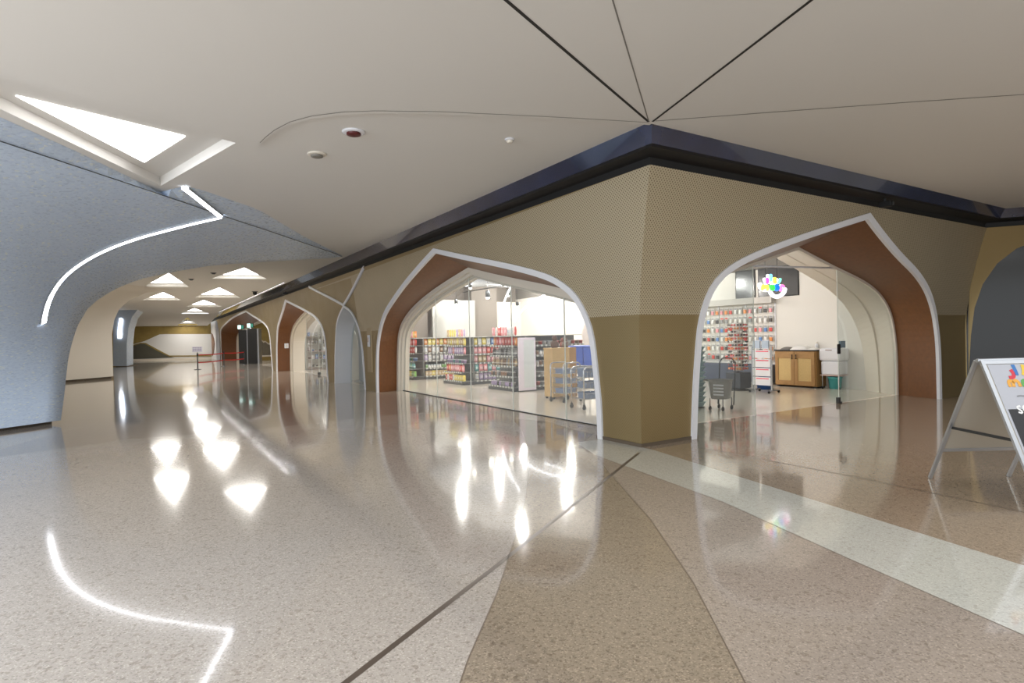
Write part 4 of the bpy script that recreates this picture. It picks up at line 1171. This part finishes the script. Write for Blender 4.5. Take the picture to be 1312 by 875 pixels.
# cane cabinet
r = at('cabinet', 8.92, 2.93, label='oak cabinet with two cane panel doors against the white wall', cat='cabinet')
b = MB(); b.box((.04,0,.04),(.52,1.14,.95)); b.build('body', M_WOODD, r)
b = MB(); b.box((.02,-.02,.95),(.54,1.16,.98)); b.build('top', M_BLACK, r)
for i, y in enumerate((.02,.575)):
    d = MB(); w = .545
    d.box((0,y,.06),(.04,y+.09,.93)); d.box((0,y+w-.09,.06),(.04,y+w,.93)); d.box((0,y+.09,.06),(.04,y+w-.09,.17)); d.box((0,y+.09,.76),(.04,y+w-.09,.93))
    do = d.build('door', M_WOODD, r)
    b = MB(); b.box((.012,y+.09,.17),(.03,y+w-.09,.76)); b.build('cane_panel', M_CANE, do)
    hy = y+w-.05 if i == 0 else y+.05
    b = MB(); b.tube([(-.02,hy,.74),(-.02,hy,.86)], .01, 6); b.box((-.02,hy-.006,.75),(0,hy+.006,.76)); b.box((-.02,hy-.006,.84),(0,hy+.006,.85)); b.build('handle', M_BLACK, do)
for y in (.03,1.05):
    b = MB(); b.box((.06,y,0),(.5,y+.06,.04)); b.build('foot', M_STEEL, r)
def bundle(a, b_, z, l, w, h, mt, lab, nm='folded_textile'):
    r = at(nm, a, b_, z, label=lab, cat='textile'); b = MB(); n = 10; rows = []
    for i in range(n+1):
        row = []
        for j in range(n+1):
            u = i/n; v = j/n; e = (math.sin(math.pi*u)*math.sin(math.pi*v))**.35
            row.append(((u-.5)*l, (v-.5)*w, h*e*(.85+.15*math.sin(7*u+5*v))))
        rows.append(row)
    b.strip(rows); b.add([(-l/2,-w/2,0),(l/2,-w/2,0),(l/2,w/2,0),(-l/2,w/2,0)], [(0,3,2,1)]); b.build('cloth', mt, r)
M_CLW = mat('cloth_white', (232,230,226), .8)
bundle(9.15, 3.42, .981, .34, .52, .12, M_CLW, 'crumpled white cloth in the middle of the oak cabinet top')
bundle(9.2, 3.86, .981, .3, .3, .08, mat('cloth_grey', (120,116,112), .8), 'flat grey folded cloth on the left of the oak cabinet top')
bundle(9.12, 3.06, .981, .28, .22, .07, M_CLW, 'small white folded cloth on the right of the oak cabinet top')
r = at('dispenser_bottle', 9.36, 3.14, .981, label='small white dispenser bottle on the oak cabinet', cat='bottle')
b = MB(); b.lathe([(0,0),(.035,0),(.038,.02),(.038,.12),(.015,.15),(.015,.17)], 12); b.build('body', M_WHITE, r)
b = MB(); b.lathe([(.018,.165),(.02,.17),(.02,.2),(0,.205)], 10); b.build('cap', M_CREAM, r)
# white bin cart with teal tub
r = at('bin_cart', 9.02, 2.36, label='white two-tier plastic bin cart between the cabinet and the glass door', cat='cart')
for i in range(4):
    b = MB(); x = .01+.4*(i % 2); y = .03+.42*(i//2); b.tube([(x,y,.04),(x,y,.62)], .012, 6); b.build('leg', M_ALU, r)
    b = MB(); b.tube([(x,y-.012,.03),(x,y+.012,.03)], .03, 10); b.build('castor', M_BLACK, r)
b = MB(); b.box((0,.02,.36),(.42,.48,.70),bev=.03); b.build('lower_bin', M_WHITE, r)
b = MB(); b.box((-.03,-.03,.70),(.45,.53,1.03),bev=.07); b.build('upper_bin', M_WHITE, r)
b = MB(); b.box((-.034,.18,.97),(-.02,.34,.99)); b.build('grip_slot', mat('slot', (150,130,120), .6), r)
b = MB(); b.box((-.01,.0,.335),(.43,.5,.36)); b.build('tray', mat('tray_pink', (206,180,170), .5), r)
r = at('tub', 9.05, 2.48, 0, label='turquoise tub on the floor under the white bin cart', cat='tub')
b = MB(); b.lathe([(0,0),(.13,0),(.16,.27),(.172,.27),(.172,.3),(.15,.3),(.125,.02),(0,.02)], 18, (.18,.12,0)); b.build('body', mat('turquoise', (86,180,182), .4), r)
# grey basket trolley and teal basket stack just behind the fixed glass
r = at('basket_trolley', 3.85, 1.8, 0, R(12), 'grey translucent basket trolley behind the fixed entrance glass', 'trolley')
M_GREYT = mat('grey_translucent', (150,146,142), .35)
b = MB(); rows = []
for z, k in ((.22,.8),(.25,.84),(.55,1.0),(.58,1.03)):
    rows.append([( .28*k*c_, .2*k*s_, z) for c_, s_ in [(math.cos(t*math.pi/10), math.sin(t*math.pi/10)) for t in range(20)]])
b.strip(rows, closed=True); b.add(rows[0], [list(range(20))]); b.build('basket', M_GREYT, r)
b = MB()
for z in (.3,.36,.42,.48):
    for t in range(-8, 9): b.box((-.292,-.1+.012*t-.003,z),(-.28,-.1+.012*t+.003,z+.03))
b.build('vent_slots', M_WHITE, r)
for y in (-.16,.16):
    b = MB(); b.tube([(.2,y,.08),(.26,y,.5),(.3,y,.9),(.28,y*.6,.98),(.28,0,.99)], .012, 6); b.build('handle_tube', M_STEEL, r)
for i in range(4):
    x = -.18+.36*(i % 2); y = -.13+.26*(i//2)
    b = MB(); b.tube([(x,y-.012,.04),(x,y+.012,.04)], .04, 12); b.build('wheel', M_BLACK, r)
    b = MB(); b.tube([(x,y,.05),(x,y,.23)], .01, 6); b.build('fork', M_STEEL, r)
M_TEAL = mat('teal_grey_plastic', (140,166,170), .4)
for i in range(12):
    r = at('shopping_basket', 3.62, 2.4, .02+i*.1, 0, f'grey teal shopping basket, {["lowest","second","third","fourth","fifth","sixth","seventh","eighth","ninth","tenth","eleventh","topmost"][i]} in the nested stack behind the pillar', 'basket')
    b = MB(); rows = []
    for z, k in ((.0,.82),(.02,.84),(.098,.98)):
        rows.append([(.3*k*sx, .2*k*sy, z) for sx, sy in ((-1,-1),(1,-1),(1,1),(-1,1))])
    b.strip(rows, smooth=False, closed=True); b.add(rows[0], [(0,3,2,1)]); b.build('basket', M_TEAL, r)
    b = MB(); b.box((-.3,-.2,.085),(.3,-.19,.098)); b.box((-.3,.19,.085),(.3,.2,.098)); b.box((-.3,-.19,.085),(-.29,.19,.098)); b.box((.29,-.19,.085),(.3,.19,.098)); b.build('rim', mat('teal_light', (166,190,190), .4), r)
r = at('basket_stand', 3.62, 2.4, label='low black wheeled stand under the nested shopping baskets', cat='stand')
b = MB(); b.box((-.28,-.18,.006),(.28,.18,.02)); b.build('tray', M_STEEL, r)
b = MB(); b.box((-.26,-.16,0),(-.2,.16,.006)); b.box((.2,-.16,0),(.26,.16,.006)); b.build('foot', M_BLACK, r)

# ---- second shop seen through the second wide arch
r = at('wall_shelving', 5.0, 25.75, 0, R(90), label='pale shelving with stacked goods deep inside the second arch', cat='shelving')
b = MB(); b.box((.38,0,0),(.42,3.6,2.2)); b.build('back_board', M_WALLW, r)
for y in (0,.9,1.8,2.7,3.56):
    b = MB(); b.box((0,y,0),(.4,y+.04,2.2)); b.build('upright', M_RAIL, r)
for z in (.15,.55,.95,1.35,1.75):
    b = MB(); b.box((0,.02,z-.02),(.4,3.58,z)); b.build('shelf', M_RAIL, r)
for li, z in enumerate((.15,.55,.95,1.35,1.75)):
    y = .15
    while y < 3.45:
        k = random.choice(['snack_bag','carton','tub']); c = random.choice(['grey','black','white','blue','white'])
        single(k, pack(k, c), W(5.0,25.75)+Matrix.Rotation(PHI+R(90),3,'Z') @ Vector((.12,y,0))+UP*(z+.0005), PHI+R(90), f'{c} {CATS[k][0]} on the {LV[li]} shelf of the pale shelving in the second arch', CATS[k][1], f'{c} {CATS[k][0]}s on the {LV[li]} pale shelf')
        y += .19

# ---- lift lobby in the far arch
def lift(nm, bx, w, h, lab, a):
    r = empty(nm, W(a, bx), PHI-math.pi/2); tag(r, lab, 'door', kind='structure')
    b = MB(); b.box((-w/2,0,0),(w/2,.5,h)); b.build('leaf', mat('door_black', (36,36,36), .4), r)
    b = MB(); b.box((-w/2-.08,-.04,0),(-w/2,.5,h+.06)); b.box((w/2,-.04,0),(w/2+.08,.5,h+.06)); b.build('jamb', M_ALU, r)
lA = ab(on_z(310.5,466)); lB = ab(on_z(323,466.2))
for i, (x0, x1, yb, yt) in enumerate(((306.5,315,466,423),(318,328,466.3,421))):
    pL = on_z(x0, yb); pRr = on_z(x1, yb); h = on_plane(x0, yt, pL, Vector((0,1,0))).z
    r = empty('door_%d' % (4+i), pL, 0); tag(r, ['tall black lift door on the left inside the far arch','tall black lift door on the right inside the far arch'][i], 'door', kind='structure')
    w = (pRr-pL).x
    b = MB(); b.box((0,0,0),(w,.4,h)); b.build('leaf', mat('door_black', (36,36,36), .4), r)
    b = MB(); b.box((w,-.05,0),(w+.12,.4,h)); b.build('jamb', M_ALU, r)
    s = empty('exit_sign', pL + Vector((w*.35,-.1,h+.06)), 0, ['lit green and white exit sign over the left black door','lit green and white exit sign over the right black door'][i], 'sign')
    b = MB(); b.box((-.22,0,.0),(.22,.08,.3),bev=.01); b.build('case', mat('sign_teal', (70,110,104), .4), s)
    b = MB(); b.box((-.2,-.006,.02),(.02,0,.28)); b.build('lit_panel', mat('sign_lit', (214,244,240), .4, emit=1.5), s)
    b = MB(); b.box((.06,-.004,.05),(.2,0,.25)); b.build('lit_green', mat('sign_green', (60,150,130), .4, emit=.4), s)
    b = MB(); b.tube([(0,.04,.3),(0,.04,.6)], .012, 5); b.build('hanger', M_STEEL, s)
wall_ab('wall_lobby', (4.5, 27.0), (4.5, 57.5), 0, 4.1, M_GOLD, 'gold wall at the back of the lift lobby')
b = MB(); b.prism([W(.9,26.6,0),W(4.5,26.6,0),W(4.5,26.75,0),W(.9,26.75,0)], UP*4.1); struct(b.build('wall_lobby_side', M_WALLW), 'side wall of the lift lobby', 'wall')
b = MB(); b.prism([W(1.6,45.5,0),W(4.4,44.5,0),W(4.4,44.7,0),W(1.6,45.7,0)], UP*4.0)
gw = struct(b.build('wall_lobby_end', M_GOLD), 'gold wall with a dark peak shape beside the lift doors', 'wall')
pk = lambda a, z, o_=0.03: W(a, 45.5-(a-1.6)*.357-o_, z)
RG = [(1.62,1.5),(1.8,1.7),(1.98,1.98),(2.1,1.8),(2.25,1.74),(2.42,1.56),(2.55,1.58),(2.75,1.42),(3.1,1.32),(3.6,1.2),(4.3,1.1)]
b = MB(); b.prism([pk(a, z) for a, z in RG] + [pk(4.3,.42), pk(1.62,.42)], dL*.025); b.build('peak_panel', mat('peak_dark', (112,104,88), .5, noise=.2, nscale=3), gw)
b = MB(); b.prism([pk(a, z, .05) for a, z in RG] + [pk(a, z-.09-.05*(i % 2), .05) for i, (a, z) in list(enumerate(RG))[::-1]], dL*.02); b.build('pale_ridge', mat('ridge_pale', (206,196,176), .5), gw)
b = MB(); b.prism([pk(1.62,.30,.06), pk(4.3,.30,.06), pk(4.3,.42,.06), pk(1.62,.42,.06)], dL*.04); b.build('cream_band', M_CREAM, gw)

# ---- red belt barrier
posts = [on_z(253.5,473.5), on_z(287,469.3), on_z(313.4,467.2)]
lbs = ['belt barrier post carrying a notice at the left end of the red belts','belt barrier post in the middle of the red belts','belt barrier post at the right end of the red belts by the lift doors']
for i, p in enumerate(posts):
    r = empty('barrier_post', p, 0, lbs[i], 'barrier post')
    b = MB(); b.lathe([(0,0),(.19,0),(.19,.015),(.06,.035),(.03,.05),(0,.05)], 20); b.build('base', M_STEEL, r)
    b = MB(); b.tube([(0,0,.04),(0,0,.9)], .035, 10); b.build('pole', M_STEEL, r)
    b = MB(); b.lathe([(.034,.78),(.045,.8),(.045,.92),(.03,.94),(0,.94)], 12); b.build('belt_head', M_BLACK, r)
for i in range(2):
    for j, z in enumerate((.84,.40)):
        v = posts[i+1]-posts[i]; d = v.normalized(); r = empty('barrier_belt', posts[i]+UP*z, 0, f'red {["upper","lower"][j]} belt between the {["left and middle","middle and right"][i]} barrier posts', 'belt')
        P = [d*.045 + (v-d*.09)*k/10 - UP*.03*math.sin(math.pi*k/10) for k in range(11)]
        n = Vector((-d.y,d.x,0))*.004
        b = MB(); b.strip([[p+n-UP*.03, p+n+UP*.03, p-n+UP*.03, p-n-UP*.03] for p in P], smooth=False, closed=True); b.build('webbing', M_RED, r)
r = empty('notice', posts[0]+UP*.94, 0, 'small pale notice with purple print fixed on the left barrier post', 'notice')
b = MB(); b.box((-.29,-.015,.06),(.29,.015,.37),bev=.006); b.build('frame', mat('notice_pale', (206,204,214), .4), r)
b = MB(); b.box((-.012,-.012,0),(.012,.012,.06)); b.build('holder', M_STEEL, r)
for z in (.29,.21,.13):
    b = MB()
    for k in range(5): b.box((-.24+.1*k,-.017,z),(-.17+.1*k,-.015,z+.04))
    b.build('print_line', mat('print_purple', (120,112,150), .5), r)

# ---- small fittings on the facades
def fitting(name, side, t, z, size, mt, lab, cat, off=0.0, extra=None):
    p = surf(side, t, z, .012); r = empty(name, p, PHI + (math.pi/2 if side == 'L' else 0) + (math.pi if side == 'L' else 0), lab, cat)
    w, h, d = size
    b = MB(); b.box((-w/2,-d,-h/2),(w/2,.012,h/2),bev=.006); b.build('case', mt, r)
    if extra:
        b = MB(); b.box((-w*.3,-d-.004,-h*.1),(w*.3,-d,h*.3)); b.build('face', extra, r)
    return r
fitting('intercom', 'L', 11.05, 1.46, (.14,.34,.04), M_WHITE, 'small white intercom on the brass pier left of the wide window', 'intercom', extra=mat('face_pink', (196,170,160), .4))
r = fitting('access_panel', 'L', 11.05, 1.2, (.42,1.3,.006), mat('panel_taupe', (176,158,126), .38, .55), 'flush taupe access panel on the brass pier left of the wide window', 'panel')
p = W(.28, 25.2, 1.28)
r = empty('wall_switch', p, PHI+R(20), 'small white switch on the brown reveal of the second wide arch', 'switch')
b = MB(); b.box((-.1,-.22,-.12),(.1,-.16,.12),bev=.01); b.build('plate', M_WHITE, r)
b = MB(); b.box((-.03,-.235,-.05),(.03,-.22,.05)); b.build('rocker', M_CREAM, r)
r = empty('wall_frame', on_plane(262.5,441,W(-.4,0),dR), PHI-math.pi/2, 'small black framed notice on the white end pier', 'notice')
b = MB(); b.box((-.35,-.06,-.55),(.35,-.02,.55)); b.build('frame', M_BLACK, r)
b = MB(); b.box((-.27,-.07,-.45),(.27,-.06,.45)); b.build('sheet', M_WHITE, r)
def cctv(side, t, lab):
    p = surf(side, t, 3.56); n = -dR if side == 'L' else -dL
    p = p + n*.17 + UP*.105
    r = empty('security_camera', p, PHI + (-math.pi/2 if side == 'L' else 0), lab, 'camera')
    b = MB(); b.tube([(0,0,.0),(0,0,-.06)], .02, 8); b.build('mount', M_STEEL, r)
    b = MB(); b.box((-.06,-.12,-.15),(.06,.08,-.06),bev=.015); b.build('body', M_BLACK, r)
    b = MB(); b.tube([(0,-.12,-.105),(0,-.135,-.105)], .03, 12); b.build('lens', M_STEEL, r)
cctv('R', 4.98, 'small dark security camera under the fascia above the entrance arch peak')
cctv('L', 20.9, 'small dark security camera under the fascia above the second wide arch')

# ---- ceiling fittings
def puck(name, px, lab, cat, r0, mats, red=False, h=.05, shell=False):
    p = on_z(*px, ZC) if not shell else on_z(*px, ZC-dz)
    r = empty(name, p, 0, lab, cat)
    b = MB(); b.lathe([(0,0),(r0,0),(r0,-.012),(r0*.8,-.02),(0,-.02)], 18); b.build('base', mats[0], r)
    b = MB(); b.lathe([(r0*.62,-.02),(r0*.62,-h*.8),(r0*.4,-h),(0,-h)], 16); b.build('sensor', mats[1], r)
puck('smoke_detector', (453,168.5), 'white ceiling detector with a dark red centre', 'detector', .13, (M_WHITE, mat('dark_red', (84,22,22), .4)))
puck('ceiling_speaker', (406,197), 'small grey ceiling detector left of the red-centred one', 'detector', .12, (M_CREAM, mat('grey_sensor', (120,116,108), .5)))
puck('sprinkler', (653,178), 'tiny white sprinkler in the ceiling above the window arch', 'sprinkler', .06, (M_WHITE, M_CREAM))
puck('dome_camera', (326.5,373.5), 'dark dome camera on the corridor ceiling beside the fascia', 'camera', .14, (M_STEEL, M_BLACK), h=.16)
puck('sprinkler', (273.5,349.5), 'grey ceiling sprinkler between the two nearest far lights', 'sprinkler', .1, (M_STEEL, M_STEEL))
puck('sprinkler', (245,357.5), 'grey ceiling sprinkler right of the left far light', 'sprinkler', .1, (M_STEEL, M_STEEL))

# ---- A-frame board at the right
ap = Vector((4.12,5.17,1.2)); BWD = .78
r = empty('a_frame_sign', (4.12,5.17,0), 0, 'aluminium A-frame pavement sign with a coloured logo poster beside the entrance', 'sign')
def panel(sgn, name):
    """one leaf of the board; sgn=+1 leans to the back, -1 to the viewer"""
    foot = Vector((0, .62*sgn, 0)); top = Vector((0, .02*sgn, 1.19)); d = (top-foot).normalized(); nrm = Vector((1,0,0)).cross(d).normalized()
    if nrm.y*sgn < 0: nrm = -nrm
    P = lambda x, k, o=0.0: foot + d*((top-foot).length*k) + Vector((x,0,0)) + nrm*o
    for nm_, x in (('leg', 0), ('leg', BWD)):
        b = MB(); b.prism([P(x-.016,0,.0), P(x+.016,0,.0), P(x+.016,0,.022), P(x-.016,0,.022)], P(0,1)-P(0,0)); b.build(nm_, M_ALU, r)
    for k in (.26, .985):
        b = MB(); b.prism([P(.016,k-.012,0), P(.016,k+.012,0), P(.016,k+.012,.022), P(.016,k-.012,.022)], Vector((BWD-.032,0,0))); b.build('rail', M_ALU, r)
    b = MB(); b.prism([P(.016,.27,.008), P(BWD-.016,.27,.008), P(BWD-.016,.975,.008), P(.016,.975,.008)], nrm*.006)
    o = b.build('panel', mat('panel_backing', (190,184,172), .5), r)
    return P, nrm, o
Pb, nb, ob = panel(1, 'rear'); Pf, nf, of = panel(-1, 'front')
b = MB(); b.tube([(-.02,0,1.195),(BWD+.02,0,1.195)], .018, 8); b.build('hinge', M_ALU, r)
for x in (.01,):
    b = MB(); b.prism([Pb(x,.45,-.0), Pb(x+.015,.45,-.0), Pb(x+.015,.47,0), Pb(x,.47,0)], Pf(x,.46)-Pb(x,.46)); b.build('brace', M_STEEL, r)
# poster on the front leaf
b = MB(); b.prism([Pf(.03,.28,.0155), Pf(BWD-.03,.28,.0155), Pf(BWD-.03,.97,.0155), Pf(.03,.97,.0155)], nf*.002); po = b.build('poster', mat('poster_white', (176,178,186), .4), of)
b = MB(); b.prism([Pf(.05,.29,.018), Pf(BWD-.05,.29,.018), Pf(BWD-.05,.66,.018), Pf(.05,.66,.018)], nf*.001); b.build('black_field', mat('poster_black', (34,34,38), .4), po)
def poster_tube(pts, rad, c, nm_='letter'):
    b = MB(); P = resample(smooth_curve([Pf(x-.10, k+.045, .019) for x, k in pts], 2), 12); w = rad
    rows = []
    for i, p in enumerate(P):
        t = (P[min(i+1,11)]-P[max(i-1,0)]).normalized(); s = t.cross(nf).normalized()*w; rows.append([p+s, p-s])
    b.strip([[q+nf*.0012 for q in rr] for rr in rows], smooth=False); b.build(nm_, mat('ink_'+nm_+str(c), c, .4), po)
OR_, RD_, BL_, WH_, GR_, MG_ = (222,160,60), (206,48,66), (46,110,176), (232,232,232), (130,130,134), (214,36,92)
poster_tube([(.25,.765),(.245,.80),(.275,.815),(.285,.79),(.28,.765)], .014, OR_)
poster_tube([(.285,.79),(.31,.815),(.335,.80),(.335,.765)], .014, OR_)
poster_tube([(.27,.83),(.31,.83),(.325,.855),(.31,.885)], .016, RD_)
poster_tube([(.345,.845),(.35,.87),(.345,.92)], .016, BL_)
poster_tube([(.37,.765),(.365,.80),(.395,.815),(.42,.79),(.42,.765)], .014, (90,160,80))
poster_tube([(.40,.845),(.42,.87),(.43,.92)], .014, (226,190,60))
poster_tube([(.27,.70),(.30,.705),(.33,.70),(.36,.705),(.40,.70)], .006, GR_)
poster_tube([(.225,.595),(.25,.585),(.262,.60),(.235,.615),(.225,.63),(.262,.635)], .008, WH_)
poster_tube([(.275,.60),(.31,.61),(.30,.64),(.28,.63),(.275,.60),(.31,.592)], .008, WH_)
b = MB(); b.prism([Pf(.15,.47,.0192), Pf(.62,.47,.0192), Pf(.62,.565,.0192), Pf(.15,.565,.0192)], nf*.001); b.build('magenta_field', mat('ink_magenta', MG_, .4), po)

# ================================================================== LIGHT
def area(name, loc, size, energy, color=(1,1,1), rot=(0,0,0), sy=None):
    l = bpy.data.lights.new(name, 'AREA'); l.energy = energy; l.color = color; l.size = size
    if sy: l.shape = 'RECTANGLE'; l.size_y = sy
    o = bpy.data.objects.new(name, l); o.location = loc; o.rotation_euler = rot; COL.objects.link(o); return o
WARM = (1.0, .965, .92); COOL = (.86, .93, 1.0)
# broad area lights; the shop, hall and vault ones are added fill
def area_ab(name, a0, b0, a1, b1, z, energy, color):
    l = bpy.data.lights.new(name, 'AREA'); l.shape = 'RECTANGLE'; l.size = a1-a0; l.size_y = b1-b0; l.energy = energy; l.color = color
    o = bpy.data.objects.new(name, l); o.location = W((a0+a1)/2, (b0+b1)/2, z); o.rotation_euler = (0, 0, PHI); COL.objects.link(o)
area_ab('shop_fill', 1.3, 6.0, 9.2, 16.5, 4.05, 230, WARM)
area_ab('entrance_lamp', 4.5, 1.9, 9.2, 4.3, 4.05, 18, WARM)
area_ab('second_shop_lamp', 1.4, 18.5, 9, 25.5, 4.05, 420, (1,.98,.95))
area_ab('lobby_lamp', 1.6, 28, 4.3, 56, 4.05, 160, WARM)
area_ab('hall_fill', -5.5, -9, 6, -3.2, 3.84, 300, (.95,.98,1))  # unseen fill light added behind the viewer
area('vault_fill', W(-11, -2.5, 3.2), 4.0, 1100, COOL, (R(40), 0, PHI-R(20)))  # unseen fill light added to brighten the blue vault
def lamp(name, p, e, c=WARM, r=.07):
    l = bpy.data.lights.new(name, 'POINT'); l.energy = e; l.color = c; l.shadow_soft_size = r
    o = bpy.data.objects.new(name, l); o.location = p; COL.objects.link(o)
for a, b_, e in ((2.6,3.6,60),(2.3,6.6,85),(2.3,9.9,105),(2.3,13.0,105),(4.6,5.0,60),(5.2,8.6,110),(4.6,11.6,110),(5.2,15.2,120),(8.0,8.2,100),(8.0,12.0,110),(8.2,15.6,110)): lamp('spot_lamp', W(a,b_,3.3), e*1.5, WARM, .06)
lamp('spot_lamp', W(6.2,5.2,3.1), 22)
w = bpy.data.worlds.new('world'); scene.world = w; w.use_nodes = True
bg = w.node_tree.nodes['Background']; bg.inputs[0].default_value = (.90, .95, 1.0, 1); bg.inputs[1].default_value = 1.7
scene.view_settings.view_transform = 'Standard'; scene.view_settings.look = 'None'
scene.view_settings.exposure = -0.02; scene.view_settings.gamma = 1.0
scene.view_settings.use_curve_mapping = False
cy = scene.cycles
cy.use_denoising = True; cy.max_bounces = 10; cy.diffuse_bounces = 4; cy.glossy_bounces = 5; cy.transparent_max_bounces = 16
cy.sample_clamp_indirect = 6.0; cy.sample_clamp_direct = 0; cy.caustics_reflective = False; cy.caustics_refractive = False
